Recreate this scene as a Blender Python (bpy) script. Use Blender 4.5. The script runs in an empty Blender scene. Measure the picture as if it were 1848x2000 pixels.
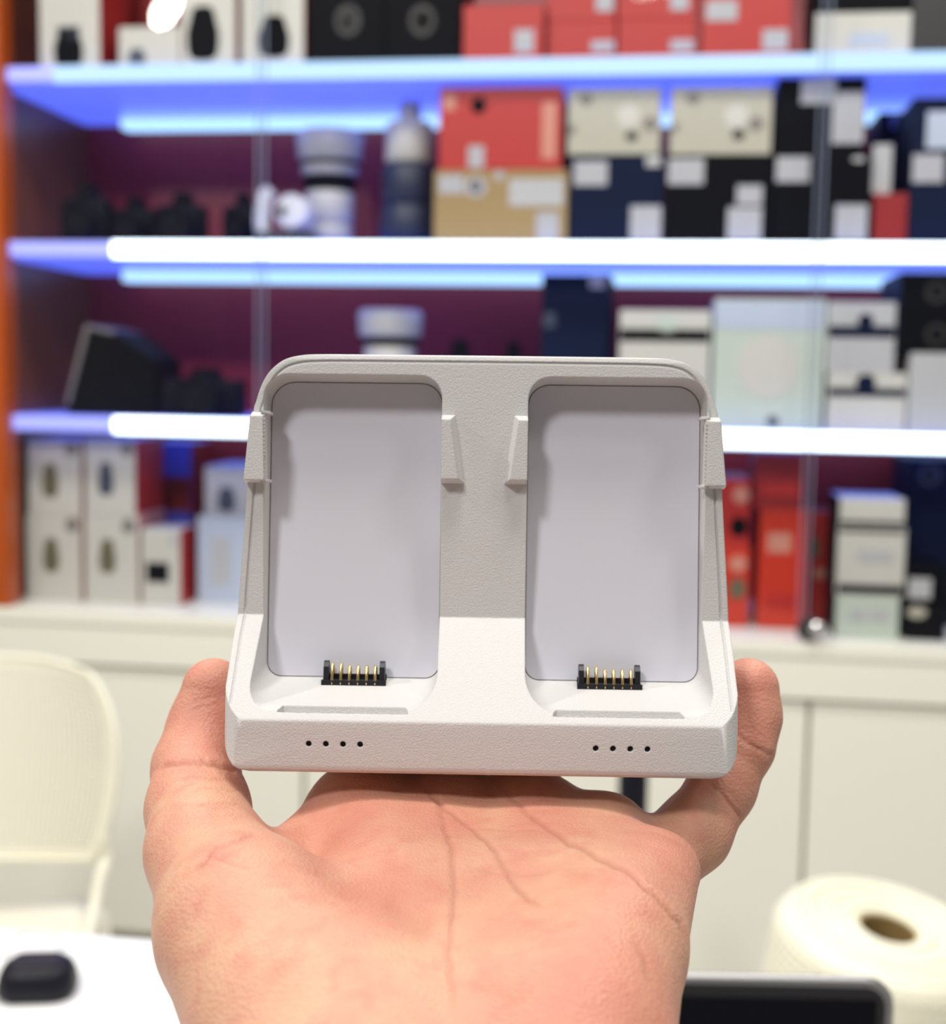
import bpy, bmesh, math, random
import numpy as np
from mathutils import Vector, Matrix

random.seed(7)
np.random.seed(7)
scene = bpy.context.scene
COL = scene.collection

# ------------------------------------------------------------------ camera
F = 2600.0                      # focal length in pixels of the 1848 x 2000 frame
CAM = Vector((0, 0, 1.25))
CAM_R = Matrix.Rotation(math.radians(90 - 5.6), 3, 'X') @ Matrix.Rotation(math.radians(1.0), 3, 'Z')
cam_data = bpy.data.cameras.new('camera')
cam_data.sensor_fit = 'HORIZONTAL'
cam_data.sensor_width = 36.0
cam_data.lens = 36.0 * F / 1848
cam_data.clip_start = 0.02
cam_data.dof.use_dof = True
cam_data.dof.focus_distance = 0.302
cam_data.dof.aperture_fstop = 14.5
cam = bpy.data.objects.new('camera', cam_data)
COL.objects.link(cam)
cam.matrix_world = Matrix.Translation(CAM) @ CAM_R.to_4x4()
scene.camera = cam

# ------------------------------------------------------------------ view, world, lamps
scene.view_settings.view_transform = 'Standard'
scene.view_settings.look = 'None'
scene.view_settings.gamma = 1.0
scene.view_settings.use_curve_mapping = False
scene.view_settings.exposure = -0.1

world = bpy.data.worlds.new('world')
scene.world = world
world.use_nodes = True
world.node_tree.nodes['Background'].inputs[0].default_value = (1.0, 0.97, 0.94, 1)
world.node_tree.nodes['Background'].inputs[1].default_value = 0.11


def area_lamp(name, loc, target, size, power, color, shape='RECTANGLE'):
    l = bpy.data.lights.new(name, 'AREA')
    l.shape = shape
    l.size, l.size_y = size
    l.energy = power
    l.color = color
    o = bpy.data.objects.new(name, l)
    COL.objects.link(o)
    o.location = loc
    d = Vector(target) - Vector(loc)
    o.rotation_euler = d.to_track_quat('-Z', 'Y').to_euler()
    return o


# ceiling lights of the shop, outside the frame; the last two are added fill
area_lamp('ceiling_or_fill_light', (-1.15, -1.5, 3.4), (0, 0.33, 1.2), (0.45, 0.45), 49, (1.0, 0.97, 0.95))
area_lamp('ceiling_or_fill_light', (0.10, 0.10, 2.75), (0.0, 0.36, 1.2), (0.7, 0.30), 20, (1.0, 0.96, 0.89))
area_lamp('ceiling_or_fill_light', (1.5, -0.6, 3.2), (0, 0.33, 1.2), (0.4, 0.4), 12, (1.0, 0.95, 0.90))
area_lamp('ceiling_or_fill_light', (-2.0, 0.2, 2.7), (0, 0.33, 1.2), (0.15, 0.15), 20, (1.0, 0.97, 0.88), 'ELLIPSE')
area_lamp('ceiling_or_fill_light', (-0.9, 1.60, 2.9), (-0.9, 1.65, 0.0), (0.9, 0.4), 28, (1.0, 0.97, 0.90))  # added with the next one to brighten worktop, chair and table
area_lamp('ceiling_or_fill_light', (0.8, 1.50, 2.9), (0.8, 1.55, 0.0), (0.9, 0.4), 28, (1.0, 0.97, 0.90))


# ------------------------------------------------------------------ helpers
def ray(px, py):
    return CAM_R @ Vector(((px - 924) / F, -(py - 1000) / F, -1.0))


def at_depth(px, py, d):
    return CAM + ray(px, py) * d


def at_height(px, py, z):
    r = ray(px, py)
    return CAM + r * ((z - CAM.z) / r.z)


def tag(o, label=None, cat=None, group=None, kind=None):
    if label: o['label'] = label
    if cat: o['category'] = cat
    if group: o['group'] = group
    if kind: o['kind'] = kind
    return o


def empty(name, matrix=None, label=None, cat=None, group=None):
    o = bpy.data.objects.new(name, None)
    o.empty_display_size = 0.02
    COL.objects.link(o)
    if matrix is not None:
        o.matrix_world = matrix
    return tag(o, label, cat, group)


def link(name, me, mats=None, parent=None, smooth=None):
    if mats is not None:
        for m in (mats if isinstance(mats, (list, tuple)) else [mats]):
            me.materials.append(m)
    if smooth is not None:
        me.polygons.foreach_set('use_smooth', [True] * len(me.polygons))
        if smooth < 180:
            me.set_sharp_from_angle(angle=math.radians(smooth))
    o = bpy.data.objects.new(name, me)
    COL.objects.link(o)
    if parent is not None:
        o.parent = parent
    return o


def from_bm(bm, name='mesh', normals=True):
    if normals:
        bmesh.ops.recalc_face_normals(bm, faces=bm.faces)
    me = bpy.data.meshes.new(name)
    bm.to_mesh(me)
    bm.free()
    return me


def bm_box(bm, lo, hi, mat=0, bevel=0.0):
    """axis aligned box, optionally with bevelled edges"""
    r = bmesh.ops.create_cube(bm, size=1.0)
    vs = r['verts']
    for v in vs:
        v.co = Vector([lo[i] + (v.co[i] + 0.5) * (hi[i] - lo[i]) for i in range(3)])
    fs = list({f for v in vs for f in v.link_faces})
    for f in fs: f.material_index = mat
    if bevel > 0:
        es = list({e for v in vs for e in v.link_edges})
        bmesh.ops.bevel(bm, geom=es, offset=bevel, segments=2, profile=0.5, affect='EDGES')


def bm_loft(bm, rings, cap=True, mat=0, closed=True):
    """rings: list of equally long point lists"""
    vr = [[bm.verts.new(p) for p in r] for r in rings]
    n = len(vr[0])
    for a, b in zip(vr[:-1], vr[1:]):
        for i in range(n if closed else n - 1):
            j = (i + 1) % n
            f = bm.faces.new((a[i], a[j], b[j], b[i]))
            f.material_index = mat
    if cap:
        f = bm.faces.new(list(reversed(vr[0]))); f.material_index = mat
        f = bm.faces.new(vr[-1]); f.material_index = mat
    return vr


def bm_prism(bm, pts2, z0, z1, mat=0):
    bm_loft(bm, [[(x, y, z0) for x, y in pts2], [(x, y, z1) for x, y in pts2]], mat=mat)


def bm_lathe(bm, prof, seg=32, center=(0, 0), cap=True, mat=0, mats=None):
    rings = [[(center[0] + r * math.cos(2 * math.pi * k / seg), center[1] + r * math.sin(2 * math.pi * k / seg), z)
              for k in range(seg)] for r, z in prof]
    vr = [[bm.verts.new(p) for p in r] for r in rings]
    for q, (a, b) in enumerate(zip(vr[:-1], vr[1:])):
        for i in range(seg):
            j = (i + 1) % seg
            f = bm.faces.new((a[i], a[j], b[j], b[i]))
            f.material_index = mats[q] if mats else mat
    if cap:
        f = bm.faces.new(list(reversed(vr[0]))); f.material_index = mats[0] if mats else mat
        f = bm.faces.new(vr[-1]); f.material_index = mats[-1] if mats else mat


def bm_tube(bm, path, radius, seg=8, closed=False, mat=0):
    P = [Vector(p) for p in path]
    n = len(P)
    rad = radius if isinstance(radius, (list, tuple)) else [radius] * n
    rings = []
    nrm = None
    for i, p in enumerate(P):
        if closed:
            t = (P[(i + 1) % n] - P[i - 1]).normalized()
        else:
            t = (P[min(i + 1, n - 1)] - P[max(i - 1, 0)]).normalized()
        if nrm is None:
            a = Vector((0, 0, 1)) if abs(t.z) < 0.9 else Vector((1, 0, 0))
            nrm = t.cross(a).normalized()
        else:
            nrm = (nrm - t * nrm.dot(t)).normalized()
        b = t.cross(nrm)
        rings.append([p + (nrm * math.cos(2 * math.pi * k / seg) + b * math.sin(2 * math.pi * k / seg)) * rad[i]
                      for k in range(seg)])
    if closed:
        rings.append(rings[0])
        vr = [[bm.verts.new(q) for q in r] for r in rings[:-1]]
        vr.append(vr[0])
        for a, b in zip(vr[:-1], vr[1:]):
            for i in range(seg):
                j = (i + 1) % seg
                bm.faces.new((a[i], a[j], b[j], b[i])).material_index = mat
    else:
        bm_loft(bm, rings, mat=mat)


def spline(pts, n=6, closed=False):
    """Catmull-Rom through points (tuples of any dimension)"""
    P = [np.array(p, float) for p in pts]
    out = []
    m = len(P)
    for i in range(m if closed else m - 1):
        p0 = P[(i - 1) % m] if closed or i > 0 else 2 * P[0] - P[1]
        p1, p2 = P[i], P[(i + 1) % m]
        p3 = P[(i + 2) % m] if closed or i + 2 < m else 2 * P[-1] - P[-2]
        for k in range(n):
            t = k / n
            out.append(0.5 * (2 * p1 + (p2 - p0) * t + (2 * p0 - 5 * p1 + 4 * p2 - p3) * t * t + (3 * p1 - p0 - 3 * p2 + p3) * t ** 3))
    if not closed:
        out.append(P[-1])
    return [tuple(p) for p in out]


def round_rect(x0, y0, x1, y1, radii, seg=6):
    """radii: bottom-left, bottom-right, top-right, top-left; counter-clockwise"""
    c = [(x0, y0, 180), (x1, y0, 270), (x1, y1, 0), (x0, y1, 90)]
    s = [(1, 1), (-1, 1), (-1, -1), (1, -1)]
    out = []
    for (cx, cy, a0), (sx, sy), r in zip(c, s, radii):
        for k in range(seg + 1):
            a = math.radians(a0 + 90 * k / seg)
            out.append((cx + sx * r + r * math.cos(a), cy + sy * r + r * math.sin(a)))
    return out


def evaluated(o):
    dg = bpy.context.evaluated_depsgraph_get()
    me = bpy.data.meshes.new_from_object(o.evaluated_get(dg))
    return me


def boolean(me, cutters):
    """cutters: list of (mesh, operation); returns the resulting mesh"""
    o = bpy.data.objects.new('tmp', me)
    COL.objects.link(o)
    objs = []
    for cm, op in cutters:
        c = bpy.data.objects.new('tmp_cut', cm)
        COL.objects.link(c)
        objs.append(c)
        md = o.modifiers.new('b', 'BOOLEAN')
        md.operation = op
        md.solver = 'EXACT'
        md.object = c
    res = evaluated(o)
    for c in objs + [o]:
        bpy.data.objects.remove(c)
    return res


# ------------------------------------------------------------------ materials
MATS = {}


def mat(name, color, rough=0.5, metal=0.0, spec=0.5, bump=None, vary=None, emit=None, sss=None, bevel=None, coat=None, trans=None):
    """procedural principled material. bump=(scale,strength,distance), vary=(scale,amount)"""
    if name in MATS: return MATS[name]
    m = bpy.data.materials.new(name)
    m.use_nodes = True
    nt = m.node_tree
    p = nt.nodes['Principled BSDF']
    p.inputs['Base Color'].default_value = (*color, 1)
    p.inputs['Roughness'].default_value = rough
    p.inputs['Metallic'].default_value = metal
    p.inputs['Specular IOR Level'].default_value = spec
    tc = nt.nodes.new('ShaderNodeTexCoord')
    if trans: p.inputs['Transmission Weight'].default_value = trans
    if coat: p.inputs['Coat Weight'].default_value = coat
    if emit:
        p.inputs['Emission Color'].default_value = (*emit[0], 1)
        p.inputs['Emission Strength'].default_value = emit[1]
    if vary:
        n = nt.nodes.new('ShaderNodeTexNoise')
        n.inputs['Scale'].default_value = vary[0]
        n.inputs['Detail'].default_value = 4
        nt.links.new(tc.outputs['Object'], n.inputs['Vector'])
        mx = nt.nodes.new('ShaderNodeMix')
        mx.data_type = 'RGBA'
        mx.inputs[6].default_value = (*[c * (1 - vary[1]) for c in color], 1)
        mx.inputs[7].default_value = (*[min(1, c * (1 + vary[1])) for c in color], 1)
        nt.links.new(n.outputs['Fac'], mx.inputs[0])
        nt.links.new(mx.outputs[2], p.inputs['Base Color'])
    nrm = None
    if bevel:
        b = nt.nodes.new('ShaderNodeBevel')
        b.samples = 6
        b.inputs['Radius'].default_value = bevel
        nrm = b.outputs['Normal']
    if bump:
        n = nt.nodes.new('ShaderNodeTexNoise')
        n.inputs['Scale'].default_value = bump[0]
        n.inputs['Detail'].default_value = 2
        nt.links.new(tc.outputs['Object'], n.inputs['Vector'])
        b = nt.nodes.new('ShaderNodeBump')
        b.inputs['Strength'].default_value = bump[1]
        b.inputs['Distance'].default_value = bump[2]
        nt.links.new(n.outputs['Fac'], b.inputs['Height'])
        if nrm: nt.links.new(nrm, b.inputs['Normal'])
        nrm = b.outputs['Normal']
    if nrm: nt.links.new(nrm, p.inputs['Normal'])
    MATS[name] = m
    return m


def srgb(r, g, b):
    f = lambda c: (c / 255 / 12.92) if c / 255 <= 0.04045 else ((c / 255 + 0.055) / 1.055) ** 2.4
    return (f(r), f(g), f(b))


def emitter(name, color, strength):
    if name in MATS: return MATS[name]
    m = bpy.data.materials.new(name)
    m.use_nodes = True
    nt = m.node_tree
    nt.nodes.remove(nt.nodes['Principled BSDF'])
    e = nt.nodes.new('ShaderNodeEmission')
    e.inputs[0].default_value = (*color, 1)
    e.inputs[1].default_value = strength
    nt.links.new(e.outputs[0], nt.nodes['Material Output'].inputs[0])
    MATS[name] = m
    return m


def pane_material(name, tint, gloss):
    m = bpy.data.materials.new(name)
    m.use_nodes = True
    nt = m.node_tree
    nt.nodes.remove(nt.nodes['Principled BSDF'])
    t = nt.nodes.new('ShaderNodeBsdfTransparent')
    t.inputs[0].default_value = (*tint, 1)
    g = nt.nodes.new('ShaderNodeBsdfGlossy')
    g.inputs['Roughness'].default_value = 0.0
    mx = nt.nodes.new('ShaderNodeMixShader')
    mx.inputs[0].default_value = gloss
    nt.links.new(t.outputs[0], mx.inputs[1])
    nt.links.new(g.outputs[0], mx.inputs[2])
    nt.links.new(mx.outputs[0], nt.nodes['Material Output'].inputs[0])
    return m


# ------------------------------------------------------------------ cabinet frame of reference
PL = Vector((-0.956, 2.75))     # front plane of the display cabinet, left and right in view
PR = Vector((0.885, 2.49))
UD = (PR - PL).normalized()     # along the shelves, to the right
VD = Vector((-UD.y, UD.x))      # into the cabinet
CABM = Matrix(((UD.x, VD.x, 0, PL.x), (UD.y, VD.y, 0, PL.y), (0, 0, 1, 0), (0, 0, 0, 1)))


def cab(px, py, v):
    """cabinet coordinates (u, z) of the pixel on the plane v behind the front"""
    r = ray(px, py)
    o = Vector((CAM.x, CAM.y)) - PL
    rv = Vector((r.x, r.y)).dot(VD)
    ov = o.dot(VD)
    t = (v - ov) / rv
    q = CAM + r * t
    return (Vector((q.x, q.y)) - PL).dot(UD), q.z


UMAX = 2.25
UMIN = -0.035
DEPTH = 0.46
Z_SHELF = {}
for nm, py in (('top', 131), ('second', 489), ('third', 846)):
    Z_SHELF[nm] = cab(924, py, 0)[1]
ST = 0.031                       # shelf thickness
Z_COUNTER = cab(924, 1226, -0.03)[1]

# ------------------------------------------------------------------ setting
m_wall = mat('wall_paint', (0.75, 0.74, 0.70), 0.6, bump=(40, 0.05, 0.002))
m_floor = mat('floor_tile', (0.55, 0.53, 0.50), 0.35, vary=(3, 0.08))
bm = bmesh.new(); bm_box(bm, (-3.5, -3.0, -0.05), (3.5, 4.2, 0.0))
tag(link('floor', from_bm(bm), m_floor), 'pale tiled shop floor', kind='structure')
bm = bmesh.new(); bm_box(bm, (-2.72, DEPTH + 0.04, 0), (4.22, DEPTH + 0.14, 3.6))
o = tag(link('wall_back', from_bm(bm), m_wall), 'white wall behind the display cabinet', kind='structure')
o.matrix_world = CABM
for nm, x in (('wall_left', -3.45), ('wall_right', 3.35)):
    bm = bmesh.new(); bm_box(bm, (x, -3.0, 0), (x + 0.1, 4.0, 3.6))
    tag(link(nm, from_bm(bm), m_wall), 'plain white side wall of the shop', kind='structure')

# ------------------------------------------------------------------ display cabinet
m_maroon = mat('maroon_laminate', srgb(150, 40, 46), 0.35, vary=(2.0, 0.15))
m_brown = mat('brown_laminate', srgb(120, 66, 40), 0.35, vary=(4.0, 0.15))
m_orange = mat('orange_laminate', srgb(176, 76, 14), 0.3, vary=(5.0, 0.08))
m_cream = mat('cream_laminate', srgb(240, 239, 226), 0.35, vary=(1.5, 0.02))
m_cream_dark = mat('cabinet_gap', srgb(214, 210, 196), 0.6)
m_led = emitter('white_led_diffuser', (0.78, 0.90, 1.0), 5.0)
m_led_top = emitter('dim_white_led_diffuser', (0.50, 0.72, 1.0), 1.5)
m_led_soft = emitter('blue_led_glow', (0.36, 0.60, 1.0), 1.9)
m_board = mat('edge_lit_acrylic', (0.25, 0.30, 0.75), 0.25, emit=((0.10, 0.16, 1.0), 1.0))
m_end_glow = mat('painted_end_glow', (0.38, 0.40, 0.85), 0.25, emit=((0.24, 0.28, 1.0), 0.8))  # dim strip light and its side-wall reflection put into colour and emission
m_glass = pane_material('sliding_glass', (0.985, 0.99, 0.99), 0.014)
m_glass_edge = mat('glass_edge', (0.22, 0.26, 0.36), 0.2, emit=((0.35, 0.4, 0.9), 0.04))  # faint glow put into the edge material

cabinet = empty('display_cabinet', CABM @ Matrix.Translation((0, 0, Z_COUNTER)),
                'wall display cabinet with maroon back, orange side and blue-white lit shelves', 'cabinet')


def part(name, lo, hi, m, parent, bevel=0.0, z0=0.0, smooth=None):
    bm = bmesh.new()
    bm_box(bm, (lo[0], lo[1], lo[2] - z0), (hi[0], hi[1], hi[2] - z0), bevel=bevel)
    return link(name, from_bm(bm), m, parent, smooth)


ZC = Z_COUNTER
ZTOP = 2.35
part('back_panel', (UMIN, DEPTH, ZC), (UMAX, DEPTH + 0.02, ZTOP), m_maroon, cabinet, z0=ZC)
sp = part('side_panel', (UMIN - 0.02, 0.03, ZC), (UMIN, DEPTH + 0.02, ZTOP), m_brown, cabinet, z0=ZC)
part('stile', (UMIN - 0.10, -0.025, ZC), (0.000, 0.03, ZTOP), m_orange, cabinet, bevel=0.002, z0=ZC)
part('side_panel', (UMAX, -0.02, ZC), (UMAX + 0.03, DEPTH + 0.02, ZTOP), m_brown, cabinet, z0=ZC)
part('top_panel', (UMIN - 0.1, -0.02, ZTOP), (UMAX + 0.03, DEPTH + 0.02, ZTOP + 0.03), m_brown, cabinet, z0=ZC)
for nm in ('top', 'second', 'third'):
    z = Z_SHELF[nm]
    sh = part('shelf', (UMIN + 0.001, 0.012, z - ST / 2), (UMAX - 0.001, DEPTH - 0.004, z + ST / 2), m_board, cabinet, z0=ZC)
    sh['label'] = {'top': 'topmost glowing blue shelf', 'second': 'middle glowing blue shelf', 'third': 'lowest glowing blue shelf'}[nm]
    u0 = 0.0 + (0.10 if nm == 'top' else 0.22)
    bm = bmesh.new(); bm_box(bm, (u0, 0.0, z - 0.016 - ZC), (UMAX - 0.002, 0.012, z + 0.016 - ZC), bevel=0.003)
    link('light_strip', from_bm(bm), m_led_top if nm == 'top' else m_led, sh)
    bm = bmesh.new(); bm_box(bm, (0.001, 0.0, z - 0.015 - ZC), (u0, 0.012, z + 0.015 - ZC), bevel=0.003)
    link('strip_end_glow', from_bm(bm), m_end_glow, sh)
    bm = bmesh.new(); bm_box(bm, (0.08, DEPTH - 0.075, z - ST / 2 - 0.020 - ZC), (UMAX - 0.02, DEPTH - 0.03, z - ST / 2 - ZC), bevel=0.002)
    link('rear_light_strip', from_bm(bm), m_led_soft, sh)

# sliding glass panes in front of the shelves, seams where the photo shows them
uA = cab(512, 600, -0.010)[0]
uB = cab(1592, 600, -0.010)[0]
for k, (a, b, v) in enumerate(((0.001, uA + 0.007, -0.012), (uA - 0.007, uB + 0.007, -0.020), (uB - 0.007, UMAX, -0.012))):
    gp = part('glass_pane', (a, v - 0.002, ZC + 0.004), (b, v + 0.002, ZTOP - 0.002), m_glass, cabinet, z0=ZC)
    for e in ([b] if k == 0 else [a, b] if k == 1 else [a]):
        bm = bmesh.new()
        bm_box(bm, (e - 0.0012, v - 0.0024, 0.004), (e + 0.0012, v + 0.0024, ZTOP - ZC - 0.002))
        link('polished_edge', from_bm(bm), m_glass_edge, gp)

# counter and base cabinet
bm = bmesh.new()
bm_box(bm, (-0.35, -0.03, -0.030), (UMAX + 0.03, DEPTH + 0.02, 0.0), bevel=0.003)
o = tag(link('counter_top', from_bm(bm), m_cream), 'long cream white worktop under the lit shelves', 'worktop')
o.matrix_world = CABM @ Matrix.Translation((0, 0, ZC))
base = empty('base_cabinet', CABM, 'cream white base cabinet with flat doors below the worktop', 'cabinet')
part('carcass', (-0.35, 0.02, 0.08), (UMAX + 0.03, DEPTH + 0.02, ZC - 0.03), m_cream_dark, base)
part('fascia', (-0.35, -0.025, ZC - 0.112), (UMAX + 0.03, 0.02, ZC - 0.0302), m_cream, base, bevel=0.002)
part('plinth', (-0.35, 0.05, 0.0), (UMAX + 0.03, 0.07, 0.08), m_cream_dark, base)
uS = cab(1572, 1600, -0.012)[0]
edges = [-0.35, uS - 2.0, uS - 1.0, uS, UMAX + 0.03]
for a, b in zip(edges[:-1], edges[1:]):
    part('door', (a + 0.0035, -0.012, 0.085), (b - 0.0035, 0.0195, ZC - 0.119), m_cream, base, bevel=0.004)

# little metal lock standing at the worktop's glass track
m_chrome = mat('chrome', (0.8, 0.8, 0.8), 0.15, metal=1.0)
m_black_rubber = mat('black_rubber', (0.02, 0.02, 0.022), 0.5)
u, z = cab(1592, 1212, -0.035)
lk = empty('cabinet_lock', CABM @ Matrix.Translation((u, -0.0125, ZC)), 'small round silver and black lock at the glass above the worktop, right', 'lock')
bm = bmesh.new(); bm_lathe(bm, [(0.020, 0), (0.024, 0.004), (0.024, 0.010), (0.016, 0.013)], 20)
bmesh.ops.rotate(bm, verts=bm.verts, cent=(0, 0, 0), matrix=Matrix.Rotation(math.radians(90), 3, 'X'))
bmesh.ops.translate(bm, verts=bm.verts, vec=(-0.008, -0.009, 0.0255))
link('lock_body', from_bm(bm), m_black_rubber, lk, 40)
bm = bmesh.new(); bm_lathe(bm, [(0.014, 0), (0.016, 0.005), (0.015, 0.014), (0.008, 0.018)], 20)
bmesh.ops.rotate(bm, verts=bm.verts, cent=(0, 0, 0), matrix=Matrix.Rotation(math.radians(90), 3, 'X'))
bmesh.ops.translate(bm, verts=bm.verts, vec=(0.004, -0.020, 0.0275))
link('lock_barrel', from_bm(bm), m_chrome, lk, 40)

# ------------------------------------------------------------------ goods on the shelves
K = {}


def kcol(n, c, r=0.45, **k):
    K[n] = mat('card_' + n, srgb(*c), r, vary=(14, 0.05), **k)


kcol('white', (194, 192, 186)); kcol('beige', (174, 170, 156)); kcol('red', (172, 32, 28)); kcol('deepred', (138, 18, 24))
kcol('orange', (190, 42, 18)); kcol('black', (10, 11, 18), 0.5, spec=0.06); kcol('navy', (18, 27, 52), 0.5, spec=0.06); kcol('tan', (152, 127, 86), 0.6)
kcol('grey', (120, 114, 110)); kcol('label', (168, 168, 176)); kcol('paleblue', (176, 186, 205)); kcol('teal', (70, 120, 135))
kcol('palegreen', (186, 196, 186), 0.3); kcol('pink', (196, 130, 112)); kcol('olive', (96, 92, 70)); kcol('slate', (58, 66, 86))
kcol('gold', (120, 96, 50), 0.35); kcol('smoke', (176, 176, 180)); kcol('darkgrey', (36, 34, 36)); kcol('blue', (80, 90, 190))  # the last card colour holds the blue light on the lit box


def carton(rect, v, depth, colours, label, group, base='second', prints=(), cat='box', name='product_box', wrap=None):
    """colours: front, side, top.  prints: (shape, x0, y0, x1, y1, material) in photo pixels on the front face.
    base: name of the shelf, 'counter', or height of what it stands on.  returns (object, top height)"""
    x0, y0, x1, y1 = rect
    zb = Z_SHELF[base] + ST / 2 if base in Z_SHELF else ZC if base == 'counter' else base
    zb += 0.0003
    u0 = cab(x0, (y0 + y1) / 2, v)[0]
    u1 = cab(x1, (y0 + y1) / 2, v)[0]
    zt = cab((x0 + x1) / 2, y0, v)[1]
    roof = min([q - ST / 2 - (0.026 if v + depth > 0.37 else 0.004) for q in Z_SHELF.values() if q > zb + 0.05] + [9])
    zt = min(zt, roof)
    w, h = u1 - u0, zt - zb
    BOXES.append((label, u0, u1, v, v + depth, zb, zt))
    bm = bmesh.new()
    bm_box(bm, (-w / 2, 0, 0), (w / 2, depth, h), bevel=0.0015)
    bm.faces.ensure_lookup_table()
    for f in bm.faces:
        f.normal_update()
        n = f.normal
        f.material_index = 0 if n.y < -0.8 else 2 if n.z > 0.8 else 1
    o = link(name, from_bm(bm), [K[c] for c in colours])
    o.matrix_world = CABM @ Matrix.Translation(((u0 + u1) / 2, v, zb))
    tag(o, label, cat, group)
    um = (u0 + u1) / 2
    for pr in prints:
        sh, a0, b0, a1, b1, m = pr
        ua, za = cab(a0, b0, v); ub, zb2 = cab(a1, b1, v)
        ua, ub = max(ua - um, -w / 2 + 0.002), min(ub - um, w / 2 - 0.002)
        za, zb2 = min(za - zb, h - 0.002), max(zb2 - zb, 0.002)
        bm = bmesh.new()
        if sh == 'rect':
            bm_box(bm, (ua, -0.0011, zb2), (ub, 0.0002, za))
            nm = 'sticker'
        else:
            cx, cz, rx, rz = (ua + ub) / 2, (za + zb2) / 2, (ub - ua) / 2, (za - zb2) / 2
            n = 20
            pts = []
            for k in range(n):
                a = 2 * math.pi * k / n
                if sh == 'camera':      # printed picture of a camera: round lens body below a narrower head
                    q = 1.0 if math.sin(a) < 0.3 else 0.8
                    se = lambda w: math.copysign(abs(w) ** 0.55, w)
                    pts.append((cx + rx * q * se(math.cos(a)), cz + rz * se(math.sin(a))))
                else:
                    pts.append((cx + rx * math.cos(a), cz + rz * math.sin(a)))
            bm_loft(bm, [[(x, 0.0002, z) for x, z in pts], [(x, -0.0011, z) for x, z in pts]])
            nm = 'printed_picture' if sh == 'camera' else 'round_emblem'
        link(nm, from_bm(bm), K[m], o)
    return o, zt


BOXES = []
G1, G2, G3, G4 = 'goods on the topmost shelf', 'goods on the second shelf', 'goods on the third shelf', 'goods on the worktop'
# --- topmost shelf
carton((76, -150, 194, 137), 0.03, 0.16, ('white', 'red', 'white'), 'white box with printed lens picture, leftmost on the topmost shelf', G1, 'top', [('camera', 105, 55, 163, 135, 'black'), ('rect', 112, 52, 156, 78, 'slate')])
carton((232, 52, 352, 130), 0.03, 0.2, ('white', 'red', 'white'), 'low white box beside the leftmost lens box, top shelf', G1, 'top', [('camera', 250, 95, 285, 128, 'slate')])
carton((354, -150, 460, 125), 0.03, 0.2, ('white', 'pink', 'white'), 'white box with a tall dark camera picture, top shelf', G1, 'top', [('camera', 365, 12, 428, 118, 'black')])
carton((205, -40, 300, 45), 0.26, 0.12, ('deepred', 'deepred', 'red'), 'dark red box behind the low white box, top shelf', G1, Z_SHELF['top'] + ST / 2, [])
carton((472, -150, 594, 118), 0.03, 0.16, ('white', 'red', 'white'), 'white box with round dark camera picture next to black boxes, top shelf', G1, 'top', [('camera', 505, 30, 565, 112, 'black')])
carton((604, -150, 752, 108), 0.03, 0.2, ('black', 'black', 'black'), 'left black box with faint gold ring, top shelf', G1, 'top', [('disc', 655, 10, 705, 70, 'darkgrey'), ('disc', 663, 20, 697, 60, 'black')])
carton((754, -150, 900, 106), 0.03, 0.2, ('black', 'black', 'black'), 'right black box with faint gold ring, top shelf', G1, 'top', [('disc', 800, 10, 850, 70, 'darkgrey'), ('disc', 808, 20, 842, 60, 'black')])
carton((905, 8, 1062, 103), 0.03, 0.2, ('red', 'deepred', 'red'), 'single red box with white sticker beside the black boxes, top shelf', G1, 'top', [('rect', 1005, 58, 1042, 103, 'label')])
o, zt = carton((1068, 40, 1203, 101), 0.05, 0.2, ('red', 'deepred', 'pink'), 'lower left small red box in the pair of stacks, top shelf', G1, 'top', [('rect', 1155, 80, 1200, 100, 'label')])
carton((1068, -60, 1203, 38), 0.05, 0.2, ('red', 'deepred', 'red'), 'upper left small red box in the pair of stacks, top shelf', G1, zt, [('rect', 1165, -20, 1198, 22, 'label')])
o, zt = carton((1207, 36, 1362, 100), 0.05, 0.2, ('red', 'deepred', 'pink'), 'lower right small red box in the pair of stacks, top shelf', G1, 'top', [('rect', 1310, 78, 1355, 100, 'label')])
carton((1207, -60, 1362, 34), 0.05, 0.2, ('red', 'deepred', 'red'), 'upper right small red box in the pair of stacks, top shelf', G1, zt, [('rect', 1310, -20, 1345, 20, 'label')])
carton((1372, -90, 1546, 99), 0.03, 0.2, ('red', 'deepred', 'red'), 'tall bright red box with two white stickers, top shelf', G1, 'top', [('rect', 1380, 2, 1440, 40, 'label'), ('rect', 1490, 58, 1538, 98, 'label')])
o, zt = carton((1592, 24, 1780, 98), 0.03, 0.2, ('white', 'black', 'black'), 'white fronted box with blue print under a black box, top shelf', G1, 'top', [('rect', 1660, 65, 1735, 88, 'paleblue')])
carton((1592, -60, 1780, 22), 0.03, 0.2, ('black', 'black', 'black'), 'black box on the white fronted box, top shelf', G1, zt)
carton((1784, -100, 1900, 98), 0.03, 0.2, ('darkgrey', 'darkgrey', 'grey'), 'dark grey box at the right end of the top shelf', G1, 'top')

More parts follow.
